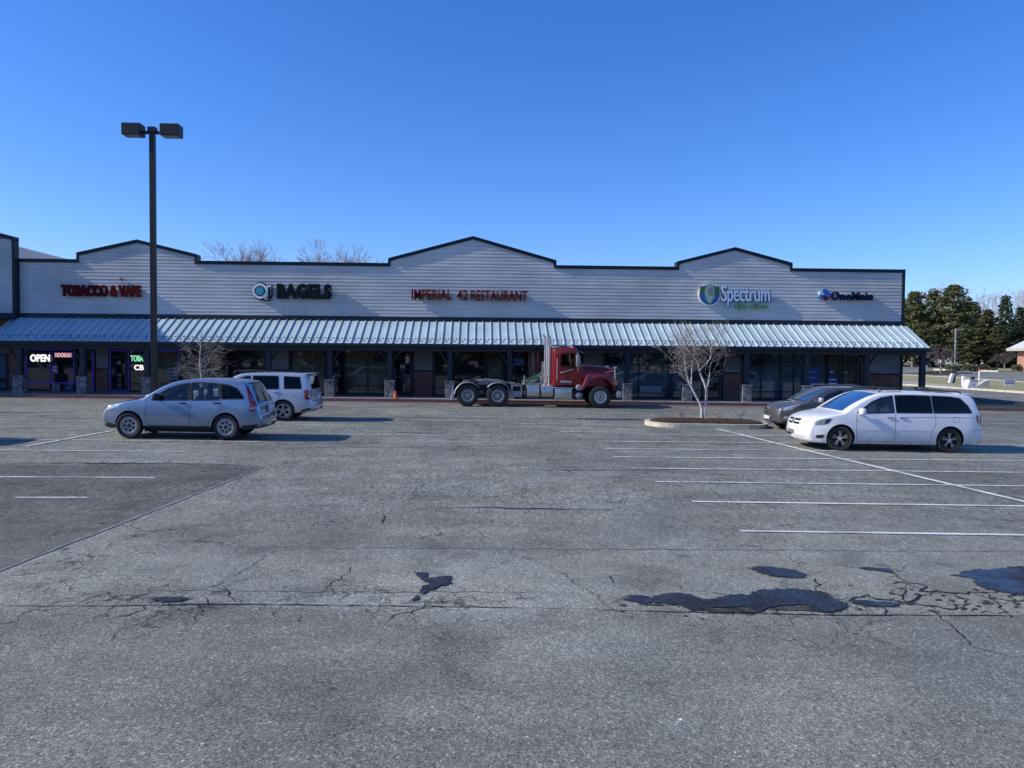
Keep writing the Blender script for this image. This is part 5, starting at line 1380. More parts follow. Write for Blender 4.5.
# ---- graphite SUV
def tuc_extra(S):
    out = [rails(S, 1.9, 3.8, 1.63, mAlloy)]
    b = MB(); x, y, z = S.front(.5, 0); b.bbox(x-.03, x+.02, -.26, .26, .38, .50, .008); out.append(('number_plate', mPlate, b))
    b = MB(); x, y, z = S.front(.78, 0); b.bbox(x-.02, x+.02, -.08, .08, .76, .83, .015); out.append(('emblem', mChrome, b))
    return out
TUC = dict(name='graphite_suv', cat='car', label='dark grey SUV half hidden behind the white minivan', paint=mPGray,
    shell=dict(outline=[(.3, .24), (.1, .28), (.02, .42), (.0, .58), (.03, .74), (.10, .86), (.35, .97), (.75, 1.04), (1.05, 1.09), (1.35, 1.28), (1.70, 1.47), (2.05, 1.585), (2.5, 1.63), (3.1, 1.63), (3.7, 1.57), (4.0, 1.49), (4.22, 1.20), (4.33, 1.0), (4.38, .75), (4.41, .55), (4.36, .35), (4.2, .28), (3.2, .24), (1.4, .24)],
        W=.91, L=4.41, belt=1.06, roof=1.63, tumble=.16, pf=.20, pr=.10, lf=1.0, lr=.7, bowf=.24, bowr=.10, R=.09, medial=(.9, 3.6, .75)),
    clad=.32, cavity=[(1.45, .52), (1.35, 1.03), (1.55, 1.24), (1.95, 1.46), (2.5, 1.54), (3.1, 1.54), (3.7, 1.47), (4.1, 1.1), (4.1, .52)],
    windows=[dict(poly=[(1.48, 1.09), (1.9, 1.35), (2.2, 1.46), (2.42, 1.49), (2.46, 1.10)]), dict(poly=[(2.56, 1.11), (2.53, 1.50), (3.1, 1.48), (3.3, 1.43), (3.36, 1.16)], mat=mGlassDark)],
    screens=[dict(name='windscreen', line=((1.08, 1.11), (1.96, 1.57)), w=.66, w2=.56, cut=[(1.02, 1.12), (1.15, 1.06), (1.45, 1.09), (2.05, 1.44), (1.96, 1.72)], bulge=.03),
             dict(name='rear_window', line=((4.02, 1.47), (4.30, 1.06)), w=.5, w2=.56, cut=[(3.85, 1.42), (4.15, 1.56), (4.45, 1.06), (4.1, 1.06)], mat=mGlassDark)],
    arch=.39, axles=(.88, 3.52), r=.35, tw=.225, wheel=dict(kind='spoke', n=5, sw=.05, flare=1, mat=mAlloy), glass=mGlassClear,
    side=[('headlamp', mLampClear, [(.13, .72), (.45, .80), (.85, 1.0), (.75, 1.01), (.42, .94), (.14, .84)], .006), ('indicator', mLampAmber, [(.66, .94), (.84, 1.0), (.76, 1.005), (.62, .97)], .011),
          ('fog_lamp', mLampClear, [(.14, .44), (.36, .47), (.38, .56), (.16, .54)], .008), ('tail_lamp', mLampRed, [(4.05, 1.05), (4.3, 1.05), (4.34, .85), (4.1, .9)], .006), ('lower_cladding', mPlast, [(.12, .28), (.6, .28), (.55, .36), (.1, .38)], .006)],
    seams=[[(1.36, 1.05), (1.34, .4)], [(2.51, 1.06), (2.5, .35)]], ends=[('grille', mPlast, [(0, .58), (.42, .60), (.48, .74), (0, .74)], .006, False), ('grille_bar', mChrome, [(0, .66), (.44, .67), (.44, .70), (0, .70)], .014, False), ('lower_grille', mPlast, [(0, .28), (.55, .28), (.5, .42), (0, .42)], .004, False)],
    handles=[(2.3, .98), (3.2, 1.0)], handle_mat=mPGray, mirror=(1.52, 1.08), mirror_mat=mPSilver, extra=tuc_extra, seatx=[(2.0, 1.2)], seat_mat=mSeatD, dash=1.5)
tuc = make_car(TUC); place(tuc, 10.75, 25.4, .88, .88, sc_=(.95, .95, .94))

# ---- unseen cars: first inferred from its shadow, others added for the glass to reflect
d1 = copy_tree(tuc); d1['label'] = 'dark grey SUV parked just beyond the left edge, only its shadow showing'
place(d1, -16.75, 18.2, .88, .91)
d2 = copy_tree(suv); d2['label'] = 'silver blue compact SUV added beyond the left edge for shop windows to mirror'; place(d2, -14.6, 9.0, .90, .91)
d3 = copy_tree(van); d3['label'] = 'white minivan added beyond the right edge for shop windows to mirror'; place(d3, 13.5, 8.0, 1.0, .985)
d4 = copy_tree(pil); d4['label'] = 'boxy silver SUV added beyond the right edge for shop windows to mirror'; place(d4, 20.5, 13.0, .95, .985)

# ------------------------------------------------------------ red tractor unit (faces +x, origin under front axle)
TR = empty('tractor_truck', (0, 0, 0), 0, 'dark red day cab semi truck without trailer parked before the shops', 'truck')
WB = 5.35; RW = .505
def part(b, name, mat, smooth=35, parent=TR): return b.build(name, mat, parent, smooth)
b = MB()
for sd in (-1, 1): b.box(-WB-1.35, .75, sd*.43-.05, sd*.43+.05, .72, .98)
for x in (-WB-1.3, -WB+.0, -WB+1.3, -2.3, -1.2, .5): b.box(x-.06, x+.06, -.38, .38, .74, .96)
for x in (-WB-.68, -WB+.68, 0): b.tube([(x, -1.0, RW), (x, 1.0, RW)], .09, 8)
for x in (-WB-.68, -WB+.68): b.lathe([(.0, -.28), (.2, -.2), (.26, 0), (.2, .2), (0, .28)], 'y', (x, 0, RW), n=16)
part(b, 'chassis', mFrameBlk)
# cab
W2 = 1.06
cab = [(-2.12, .98), (-2.14, 1.2), (-2.12, 2.55), (-2.06, 2.66), (-1.95, 2.70), (-1.25, 2.74), (-1.12, 2.71), (-1.07, 2.64), (-.83, 1.98), (-.80, 1.9), (-.80, 1.0)]
def hullprism(poly, w, r, mi=0):
    """side-view prism with rounded flanks"""
    pts = catmull(poly, 2); pts = [Vector(p) for p in poly]; n = len(pts); cx = sum(p.x for p in pts)/n; cz = sum(p.y for p in pts)/n
    b = MB(); rows = []
    for y, ins in ((-w, r), (-w+r*.3, r*.3), (-w+r, 0), (w-r, 0), (w-r*.3, r*.3), (w, r)):
        row = []
        for p in pts:
            d = Vector((cx-p.x, cz-p.y)); ax = ins*(1 if d.x > 0 else -1)*min(1, abs(d.x)/.3); az = ins*(1 if d.y > 0 else -1)*min(1, abs(d.y)/.3)
            row.append((p.x+ax, y, p.y+az))
        rows.append(row)
    for r_ in rows: b.v += r_
    for q in range(len(rows)-1):
        for i in range(n): j = (i+1) % n; b.f.append([q*n+i, q*n+j, (q+1)*n+j, (q+1)*n+i]); b.m.append(mi)
    t = tessellate_polygon([[Vector((p[0], p[2], 0)) for p in rows[0]]])
    for f in t: b.f.append(list(f)); b.m.append(mi); b.f.append([i+(len(rows)-1)*n for i in f][::-1]); b.m.append(mi)
    return b
cm = [mPRed, mPlast, mInter]
me = mb_mesh(hullprism(cab, W2, .07), cm)
cuts = []
c = MB(); c.prism([(-2.02, 1.15), (-2.02, 2.58), (-1.2, 2.62), (-.95, 1.95), (-.92, 1.15)], -W2+.06, W2-.06); cuts.append(mb_mesh(c, cm, 2))
c = MB(); c.prism([(-1.80, 1.86), (-1.80, 2.42), (-1.42, 2.46), (-1.40, 1.80)], -2, 2); cuts.append(mb_mesh(c, cm, 1))
c = MB(); c.prism([(-1.35, 1.79), (-1.37, 2.46), (-1.20, 2.47), (-1.02, 1.98), (-1.02, 1.79)], -2, 2); cuts.append(mb_mesh(c, cm, 1))
c = MB(); c.prism([(-1.16, 2.56), (-.80, 2.64), (-.60, 2.04), (-.94, 2.02)], -.92, .92); cuts.append(mb_mesh(c, cm, 1))
r = boolean_cut(me, cuts); r.name = 'cab'; r.polygons.foreach_set('use_smooth', [True]*len(r.polygons)); r.set_sharp_from_angle(angle=math.radians(30))
co = bpy.data.objects.new('cab', r); C.objects.link(co); co.parent = TR
for sd in (-1, 1):
    y = sd*(W2-.012)
    b = MB(); b.add([(-1.81, y, 1.85), (-1.81, y, 2.43), (-1.41, y, 2.47), (-1.39, y, 1.79)], [(0, 1, 2, 3)]); b.build('window', mGlassClear, co, fix=False)
    b = MB(); b.add([(-1.355, y, 1.785), (-1.375, y, 2.465), (-1.19, y, 2.475), (-1.01, y, 1.99), (-1.01, y, 1.785)], [(0, 1, 2, 3, 4)]); b.build('quarter_window', mGlassClear, co, fix=False)
    y = sd*(W2+.003)
    b = MB()
    for p, q in (((-1.88, 1.10), (-1.88, 2.5)), ((-.96, 1.10), (-.96, 1.9)), ((-.96, 1.9), (-1.18, 2.53)), ((-1.88, 2.5), (-1.18, 2.53)), ((-1.88, 1.10), (-.96, 1.10))):
        b.tube([(p[0], y, p[1]), (q[0], y, q[1])], .007, 4)
    b.build('door_seam', mFrameBlk, co)
    b = MB(); b.tube([(-1.99, sd*(W2+.06), 1.25), (-1.99, sd*(W2+.06), 2.25)], .022, 8); b.tube([(-1.99, sd*W2, 1.27), (-1.99, sd*(W2+.06), 1.27)], .015, 6); b.tube([(-1.99, sd*W2, 2.23), (-1.99, sd*(W2+.06), 2.23)], .015, 6); b.build('grab_rail', mChrome, TR, 40)
    b = MB(); b.bbox(-1.78, -1.64, y-.02, y+.02, 1.60, 1.65, .008); b.build('door_handle', mChrome, TR)
    # mirror on brackets
    b = MB(); ym = sd*(W2+.30); b.bbox(-1.16, -.98, ym-.10, ym+.10, 1.86, 2.42, .03); b.build('mirror', mDullMetal, TR, 40)
    b = MB(); b.tube([(-1.10, sd*W2, 2.52), (-1.07, ym, 2.50), (-1.07, ym, 1.72), (-1.0, sd*W2, 1.60)], .014, 6); b.build('mirror_bracket', mChrome, TR, 40)
    b = MB(); b.add([(-1.84, y+sd*.004, 1.13), (-1.30, y+sd*.004, 1.13), (-1.34, y+sd*.004, 1.22), (-1.80, y+sd*.004, 1.26)], [(0, 1, 2, 3)]); b.build('kick_plate', mChrome, TR, fix=False)
    b = MB(); b.tube([(-1.84, y+sd*.004, 1.58), (-1.55, y+sd*.004, 1.66), (-1.28, y+sd*.004, 1.74)], .016, 4); b.build('door_stripe', mWhiteSign, TR)
b = MB(); b.add([(-1.145, -.93, 2.58), (-.875, -.97, 2.03), (-.875, .97, 2.03), (-1.145, .93, 2.58)], [(0, 1, 2, 3)]); b.build('windscreen', mGlassWS, co, fix=False)
b = MB(); b.add([(-1.13, -1.0, 2.66), (-.72, -.98, 2.48), (-.72, .98, 2.48), (-1.13, 1.0, 2.66), (-1.13, -1.0, 2.64), (-.72, -.98, 2.455), (-.72, .98, 2.455), (-1.13, 1.0, 2.64)], [(0, 1, 2, 3), (4, 5, 6, 7), (0, 1, 5, 4), (1, 2, 6, 5), (2, 3, 7, 6), (3, 0, 4, 7)]); part(b, 'sun_visor', M('visor_blue', (.25, .28, .42), .3, .6))
b = MB(); b.bbox(-1.6, -1.55+.25, -.3, .3, 1.3, 2.1, .05); b.bbox(-1.9, -1.4, -.85, -.35, 1.25, 1.5, .04); part(b, 'seat', mSeatD)
b = MB()
for y in (-.75, -.35, 0, .35, .75): b.lathe([(.05, 0), (.05, .05), (.03, .08), (0, .085)], 'z', (-1.25, y, 2.735), n=10)
part(b, 'roof_lamp', mLampAmber)
for y in (-.5, .5):
    b = MB(); b.tube([(-1.95, y, 2.80), (-1.5, y, 2.80), (-1.38, y, 2.80), (-1.3, y, 2.80)], [.035, .035, .05, .085], 10); b.tube([(-1.8, y, 2.70), (-1.8, y, 2.8)], .02, 6); part(b, 'air_horn', mChrome)
b = MB(); b.bbox(-2.08, -1.86, -1.0, 1.0, 2.70, 2.80, .03); part(b, 'roof_fairing_bar', mDullMetal)
# bonnet
secs = [(-.84, 1.0, .98, 1.98), (-.55, .97, .97, 1.965), (-.2, .90, .98, 1.94), (.2, .83, 1.0, 1.90), (.55, .77, 1.02, 1.85), (.72, .72, 1.03, 1.78), (.78, .69, 1.04, 1.66)]
b = MB(); n = 15; rows = []
for x, hw, zb, zt in secs:
    row = []
    for k in range(n):
        t = PI*k/(n-1); c_, s_ = math.cos(t), math.sin(t)
        y = -hw*(abs(c_)**.35)*(1 if c_ > 0 else -1); z = zb+(zt-zb)*(abs(s_)**.55); row.append((x, y, z))
    rows.append(row)
for r_ in rows: b.v += r_
for q in range(len(rows)-1):
    for k in range(n-1): b.f.append([q*n+k, q*n+k+1, (q+1)*n+k+1, (q+1)*n+k]); b.m.append(0)
    b.f.append([q*n, (q+1)*n, (q+1)*n+n-1, q*n+n-1]); b.m.append(0)
b.f.append([(len(rows)-1)*n+k for k in range(n)]); b.m.append(0); b.f.append(list(range(n))[::-1]); b.m.append(0)
part(b, 'bonnet', mPRed, 40)
b = MB(); b.box(.775, .80, -.55, .55, 1.0, 1.62)
for k in range(9): b.box(.80, .82, -.52+.13*k-.02, -.52+.13*k+.02, 1.02, 1.60)
part(b, 'grille', mChrome, None)
b = MB(); b.bbox(.74, .98, -1.18, 1.18, .48, .80, .05); part(b, 'bumper', mChrome)
for sd in (-1, 1):
    # fender: arch swept over the wheel
    b = MB(); prof = []
    path = [(-.93, .86), (-.80, 1.10), (-.66, 1.50), (-.56, 1.57), (.22, 1.55), (.45, 1.50), (.60, 1.34), (.69, 1.1), (.70, .85)]
    inner = [(-.78, .84), (-.64, 1.05), (-.5, 1.24), (-.28, 1.36), (.0, 1.39), (.28, 1.33), (.46, 1.18), (.56, 1.0), (.58, .85)]
    n = len(path); yo, yi = sd*1.16, sd*.60
    V = [(x, yo, z) for x, z in path]+[(x, yo, z) for x, z in inner]+[(x, yi, z) for x, z in path]+[(x, yi, z) for x, z in inner]
    V[:n] = [(x, yo-sd*.04, z) for x, z in path]
    fs = []
    for i in range(n-1):
        fs += [(i, i+1, n+i+1, n+i), (i, 2*n+i, 2*n+i+1, i+1), (n+i, n+i+1, 3*n+i+1, 3*n+i)]
    fs += [(0, n, 3*n, 2*n), (n-1, 3*n-1, 4*n-1, 2*n-1)]
    b.add(V, fs); part(b, 'front_fender', mPRed, 40)
    b = MB(); b.tube([(x, yo+sd*.006, z+.0) for x, z in [(-.90, .84), (-.77, 1.08), (-.60, 1.50)]], .022, 6); part(b, 'fender_edge', M('fender_highlight', (.45, .10, .09), .3, .3))
    b = MB(); b.bbox(.60, .78, sd*1.0-.13, sd*1.0+.13, 1.02, 1.27, .03); part(b, 'indicator', mLampAmber)
    b = MB(); b.bbox(.66, .82, sd*.86-.11, sd*.86+.11, 1.05, 1.24, .03); part(b, 'headlamp', mLampClear)
    b = MB(); b.tube([(.66, sd*1.08, 1.30), (.66, sd*1.08, 1.82)], .032, 8); b.bbox(.58, .74, sd*1.08-.05, sd*1.08+.05, 1.80, 1.90, .02); b.tube([(.66, sd*1.08, 1.72), (.2, sd*.9, 1.62)], .012, 5); part(b, 'hood_mirror', mChrome)
    # air tanks, battery box, fuel tanks
    for z in (.92, .56): b = MB(); b.lathe([(.0, sd*1.13), (.10, sd*1.12), (.155, sd*1.08), (.155, sd*.5), (0, sd*.5)], 'y', (-.97, 0, z), n=20); part(b, 'air_tank', mDullMetal)
    b = MB(); b.bbox(-2.08, -1.30, sd*.86-.27, sd*.86+.27, .45, .88, .02); b.bbox(-2.16, -1.22, sd*.86-.30, sd*.86+.30, .885, .925, .008); b.bbox(-2.10, -1.28, sd*.86-.29, sd*.86+.29, .415, .445, .006); part(b, 'battery_box', mChrome)
    for x0, x1 in ((-2.70, -2.14), (-3.36, -2.76)):
        b = MB(); b.lathe([(0, x0), (.26, x0+.005), (.30, x0+.03), (.30, x1-.03), (.26, x1-.005), (0, x1)], 'x', (0, sd*.85, .72), n=28)
        for xx in (x0+.12, x1-.12): b.lathe([(.300, xx-.025), (.308, xx-.025), (.308, xx+.025), (.300, xx+.025)], 'x', (0, sd*.85, .72), n=28)
        part(b, 'fuel_tank', mChrome)
    b = MB()
    for x in (-4.02, -3.60): b.box(x-.03, x+.03, sd*.9-.25, sd*.9+.25, .45, .98)
    b.box(-4.05, -3.57, sd*.9-.25, sd*.9+.25, .95, 1.0); b.bbox(-3.98, -3.62, sd*.9-.2, sd*.9+.2, .46, .74, .03); part(b, 'toolbox', mDullMetal)
    # rear fenders + mudflaps
    for cx_ in (-WB-.68, -WB+.68):
        a0, a1 = ((35, 175) if cx_ < -WB else (5, 140)); V = []; K = 12
        for k in range(K+1):
            a = math.radians(a0+(a1-a0)*k/K)
            for rr_, yy_ in ((.62, sd*.64), (.62, sd*1.2), (.59, sd*1.22)): V.append((cx_+rr_*math.cos(a), yy_, RW+rr_*math.sin(a)))
        b = MB(); b.add(V, [(3*k+j, 3*k+j+1, 3*k+j+4, 3*k+j+3) for k in range(K) for j in (0, 1)]); part(b, 'rear_fender', mDullMetal)
    b = MB(); b.add([(-WB-1.34, sd*.65, 1.02), (-WB-1.34, sd*1.2, 1.02), (-WB-1.48, sd*1.2, .30), (-WB-1.48, sd*.65, .30), (-WB-1.32, sd*.65, 1.02), (-WB-1.32, sd*1.2, 1.02), (-WB-1.40, sd*1.2, .30), (-WB-1.40, sd*.65, .30)], [(0, 1, 2, 3), (4, 5, 6, 7), (0, 1, 5, 4), (1, 2, 6, 5), (2, 3, 7, 6), (3, 0, 4, 7)]); part(b, 'mudflap', mPlate)
# fifth wheel and deck clutter
b = MB(); b.bbox(-WB-.35, -WB+.75, -.45, .45, 1.12, 1.20, .03); b.prism([(-WB-.95, 1.05), (-WB-.35, 1.16), (-WB-.35, 1.20), (-WB-.95, 1.10)], -.4, .4); b.box(-WB-.2, -WB+.5, -.42, .42, .98, 1.12)
for sd in (-1, 1): b.prism([(-WB-.3, 1.02), (-WB+.1, 1.24), (-WB+.95, 1.16), (-WB+1.0, 1.10), (-WB+.1, 1.14)], sd*.5-.04, sd*.5+.04)
part(b, 'fifth_wheel', mDullMetal)
b = MB(); b.tube([(-WB-1.1, -.5, 1.0), (-WB-.4, -.6, 1.22), (-WB-.1, -.6, 1.32)], .05, 6); b.tube([(-WB-.9, .4, 1.0), (-WB-.2, .5, 1.30)], .04, 6); b.bbox(-WB-1.40, -WB-1.25, -1.15, 1.15, .92, 1.04, .02)
part(b, 'frame_fittings', mFrameBlk)
b = MB(); b.bbox(-3.5, -2.3, -.5, .5, .985, 1.06, .01); part(b, 'deck_plate', mDullMetal)
# exhaust stacks with guard, hoses
for x, y, top, rr_ in ((-2.52, -.80, 3.30, .045), (-2.30, -.62, 3.28, .07)):
    b = MB(); b.tube([(x, y, 1.02), (x, y, 2.1), (x, y, top-.12), (x-.10, y, top)], rr_, 12)
    if rr_ > .05: b.tube([(x, y, 1.4), (x, y, 2.85)], rr_+.03, 12); b.tube([(x, y, 1.05), (x+.06, y, 1.0), (x+.35, y+.1, .95)], rr_*.9, 10)
    part(b, 'exhaust_stack', mChrome)
b = MB(); b.tube([(-2.30, .62, 1.0), (-2.30, .62, 3.2)], .07, 12); part(b, 'exhaust_stack', mChrome)
random.seed(8)
for k in range(5):
    b = MB(); y = -.55+.2*k; x = -2.5
    pts = [(x-.02*k, y, 1.95-.1*k), (x-.18, y-.04, 1.5), (x-.35-.1*k, y-.08, 1.22), (x-.7-.08*k, y, 1.12), (x-.95, y+.05, 1.08)]
    pts = catmull3 = [Vector(p) for p in pts]; b.tube(pts, .025, 6); part(b, 'air_hose', mHose if k % 2 == 0 else mFrameBlk)
b = MB(); b.tube([(-2.55, -.3, 1.0), (-2.55, -.3, 2.05), (-2.55, .3, 2.05), (-2.55, .3, 1.0)], .025, 6); b.bbox(-2.68, -2.5, -.35, -.15, 1.08, 1.4, .03); b.bbox(-3.1, -2.9, -.5, -.35, 1.05, 1.22, .03); b.tube([(-3.45, -.55, 1.0), (-3.45, -.55, 1.42)], .03, 6); part(b, 'hose_rack', mDullMetal)
# wheels
tst = dict(kind='cover', n=10, sw=.04, mat=mDullMetal, rim=.56, hub=mDullMetal); fst = dict(kind='cover', n=10, sw=.04, mat=mChrome, rim=.56, hub=mPlast, back=mDullMetal)
for sd in (-1, 1):
    wheel(TR, 0, sd*1.05, RW, .28, sd, fst)
    for x in (-WB-.68, -WB+.68):
        wheel(TR, x, sd*1.06, RW, .27, sd, tst); wheel(TR, x, sd*.74, RW, .27, sd, tst)
for o in TR.children_recursive: pass
b = MB()
for k in range(10):
    for sd in (-1, 1):
        a = 2*PI*k/10
        b.lathe([(.018, sd*1.14), (.018, sd*1.2), (0, sd*1.2)], 'y', (.13*math.cos(a), 0, RW+.13*math.sin(a)), n=6)
part(b, 'wheel_nuts', mChrome)
place(TR, 5.42, 34.75, 0, 1.2)

# ------------------------------------------------------------ lamp posts
def shoebox_lamp(x, y, top, label, s=1.0):
    z0 = gz(x, y); L = empty('lamp_post', (x, y, z0), 0, label, 'lamp post'); H = top-z0
    b = MB(); b.prism([(-.085, -.085), (.085, -.085), (.085, .085), (-.085, .085)], .7, H+.05, 'z'); b.box(-.125, .125, -.125, .125, H-.1, H+.07); b.build('pole', mPoleDk, L)
    b = MB(); b.lathe([(.28, 0), (.28, .72), (.24, .76), (0, .76)], n=20); b.build('concrete_base', mConc, L, 35)
    for sd in (-1, 1):
        b = MB(); b.box(min(sd*.12, sd*.34), max(sd*.12, sd*.34), -.05, .05, H-.16, H-.06); a_ = b.build('arm', mPoleDk, L)
        x0, x1 = sorted((sd*.33, sd*.97)); b = MB(); b.bbox(x0, x1, -.24, .24, H-.24, H+.16, .02); h = b.build('lamp_head', mPoleDk, L)
        b = MB(); b.box(x0+.06, x1-.06, -.18, .18, H-.255, H-.238); b.build('lens', mDullMetal, h)
    return L
px_, pY = 153, 27.5
X, Zt = onY(153, 124.5, pY); shoebox_lamp(onY(153.6, 300, pY)[0], pY, onY(153, 129.5, pY)[1], 'tall dark twin head shoebox lamp post in the car park')
# ------------------------------------------------------------ bare trees
def grow(b, p, d, L, r, depth, maxd, rnd, spread=.5, up=.15, kids=(2, 3), ratio=.72, segs=3, mn=.004, wig=.12):
    pts = [p.copy()]; rs = [r]; q = p.copy(); dd = d.copy(); r1 = max(mn, r*ratio*.85)
    for k in range(segs):
        dd = (dd+Vector((rnd.gauss(0, wig), rnd.gauss(0, wig), rnd.gauss(0, wig)+up*.3))).normalized()
        q = q+dd*L/segs; pts.append(q.copy()); rs.append(r+(r1-r)*(k+1)/segs)
    b.tube(pts, rs, 6 if r > .03 else (4 if r > .012 else 3), cap=False)
    if depth >= maxd: return
    nk = rnd.randint(*kids)
    for k in range(nk):
        t = rnd.uniform(.45, 1) if k else 1.0
        i = min(len(pts)-1, max(1, int(round(t*segs)))); bp_ = pts[i]
        ax = Vector((rnd.gauss(0, 1), rnd.gauss(0, 1), rnd.gauss(0, .6))); ax = (ax-dd*ax.dot(dd)).normalized()
        nd = (dd*math.cos(spread*rnd.uniform(.6, 1.3))+ax*math.sin(spread*rnd.uniform(.6, 1.3))+Vector((0, 0, up))).normalized()
        grow(b, bp_, nd, L*rnd.uniform(.62, .9), r1*rnd.uniform(.6, .95), depth+1, maxd, rnd, spread, up, kids, ratio, segs, mn, wig)
# island tree: several pale stems, fine twig crown
tx, ty = G(703, 422.3); tz = gz(tx, ty)+.17
rnd = random.Random(12)
T = empty('bare_tree', (tx, ty, tz), 0, 'bare multi stem tree with white bark on the mulched island', 'tree')
sc_ = ty/769
stems = [[(-1.6, 0, 0), (-2.4, 0, 12), (-11, -.1, 27), (-18.5, -.15, 43), (-21, -.2, 58), (-24, -.25, 74)],
         [(1.5, 0, 0), (3, 0, 27), (-2, .15, 44), (-6, .3, 59), (-17, .4, 72)],
         [(3, 0, 27), (8, .3, 40), (10, .4, 54), (15, .5, 62)],
         [(-11, .2, 30), (-10, .3, 50), (-7, .35, 66), (-8, .4, 78)],
         [(-18, -.2, 45), (-29, -.5, 51), (-42, -.7, 62)],
         [(-4, .1, 48), (4, -.3, 60), (3, -.5, 70), (8, -.6, 78)]]
tr_ = MB(); br_ = MB(); tw_ = MB()
K_ = ty/769
for si, st in enumerate(stems):
    P = [Vector((a*K_, y_, h*K_*1.0)) for a, y_, h in st]
    P2 = catmull([(p.x, p.z) for p in P], 4, False); n = len(P2)
    ys_ = [P[min(len(P)-1, i//4)].y+(P[min(len(P)-1, i//4+1)].y-P[min(len(P)-1, i//4)].y)*((i % 4)/4) for i in range(n)]
    pts = [Vector((q.x, ys_[i], q.y)) for i, q in enumerate(P2)]
    r0_ = .055 if si < 2 else .028
    rs = [r0_*(1-.78*i/(n-1)) for i in range(n)]
    (tr_ if si < 2 else br_).tube(pts, rs, 8)
    for i in range(int(n*(.45 if si < 2 else .25)), n):
        for q in range((1 if i % 2 else 2) if i < n-1 else 4):
            a = rnd.uniform(0, 2*PI); d = Vector((math.cos(a)*.9, math.sin(a)*.8, rnd.uniform(.5, 1.6))).normalized()
            grow(tw_, pts[i], d, rnd.uniform(.22, .42), min(.011, rs[i]*.6), 0, 3, rnd, .55, .06, (2, 3), .7, 3, .0035, .16)
tr_.build('trunk', mBarkPale, T, 60); br_.build('branches', mBarkPale, T, 60); tw_.build('twigs', mBarkTw, T, fix=False)
# small tree behind the silver blue car
rnd = random.Random(5)
tx, _ = onY(201, 380, 33.5); tz = gz(tx, 33.5)
T = empty('bare_tree', (tx, 33.5, tz), 0, 'thin bare twiggy tree rising behind the silver blue car', 'tree')
b = MB(); b.tube([(0, 0, 0), (.03, 0, 1.0), (-.05, 0, 1.9), (.0, 0, 2.75)], [.05, .045, .03, .012], 8); b.build('trunk', mBarkPale, T, 60)
tw_ = MB()
for k in range(30):
    h = .75+2.0*k/30; a = k*2.4; d = Vector((math.cos(a)*1.3, math.sin(a), .55)).normalized()
    grow(tw_, Vector((.0, 0, h)), d, rnd.uniform(.4, .62)*(1.15-.15*h), .013, 0, 3, rnd, .6, -.02, (2, 3), .72, 3, .0045, .2)
tw_.build('branches', mBarkTw, T, fix=False)
# dead plants on the island
rnd = random.Random(9)
for px, lab in ((660, 'leftmost dry twiggy plant in the island mulch'), (683, 'dry twiggy plant between the leftmost one and the white tree'), (719, 'dry twiggy plant just right of the white tree'), (741, 'rightmost and largest dry plant in the island mulch')):
    x, y = G(px, 424.0); b = MB()
    for k in range(9):
        a = rnd.uniform(0, 2*PI); grow(b, Vector((rnd.gauss(0, .04), rnd.gauss(0, .04), 0)), Vector((math.cos(a)*.7, math.sin(a)*.7, 1)).normalized(), .16, .008, 0, 2, rnd, .6, .1, (2, 3), .7, 2, .004)
    o = b.build('dry_plant', mBarkTw, fix=False); o.location = (x, y, gz(x, y)+.19); tag(o, lab, 'plant', 'dry plants on the island')
# background bare trees seen over the roofs
def bare_tree(px, Y, pytop, w_, seed, label, mat=mBarkFar, group='bare trees beyond the roofs', maxd=6, base=.28, half=None):
    rnd = random.Random(seed); X, Zt = onY(px, pytop, Y); z0 = gz(X, Y); H = Zt-z0
    T = empty('bare_tree', (X, Y, z0), 0, label, 'tree', group)
    b = MB(); b.tube([(0, 0, -.3), (.05, 0, H*.2), (0, 0, H*.42)], [H*.018, H*.014, H*.010], 8); b.build('trunk', mat, T, 60)
    b = MB()
    nb_ = 14 if half else 9
    for k in range(nb_):
        a = k*2.4+rnd.uniform(-.3, .3); h = H*(base+.2*k/nb_)
        d = Vector((math.cos(a)*w_, math.sin(a)*w_, 1.0)).normalized()
        grow(b, Vector((0, 0, h)), d, H*(.15 if half else .17), H*(.0055 if half else .0075), 0, maxd-1, rnd, .5 if half else .38, .10, (2, 3), .74, 3, H*.0009, .12)
    # scale the crown to reach the measured top
    mz = max(v[2] for v in b.v); f = H/mz; xs_ = sorted(abs(v[0]) for v in b.v); fx = (half/xs_[int(len(xs_)*.97)]) if half else f
    b.v = [(v[0]*fx, v[1]*fx, v[2]*f if v[2] > 0 else v[2]) for v in b.v]
    b.build('branches', mat, T, fix=False); return T
bare_tree(250, 74, 239, .75, 3, 'wide bare tree top over the roof above the BAGELS sign', maxd=7, half=4.0)
bare_tree(343, 76, 241.5, .8, 8, 'bare tree top over the roof left of the middle gable', maxd=7, half=4.2)
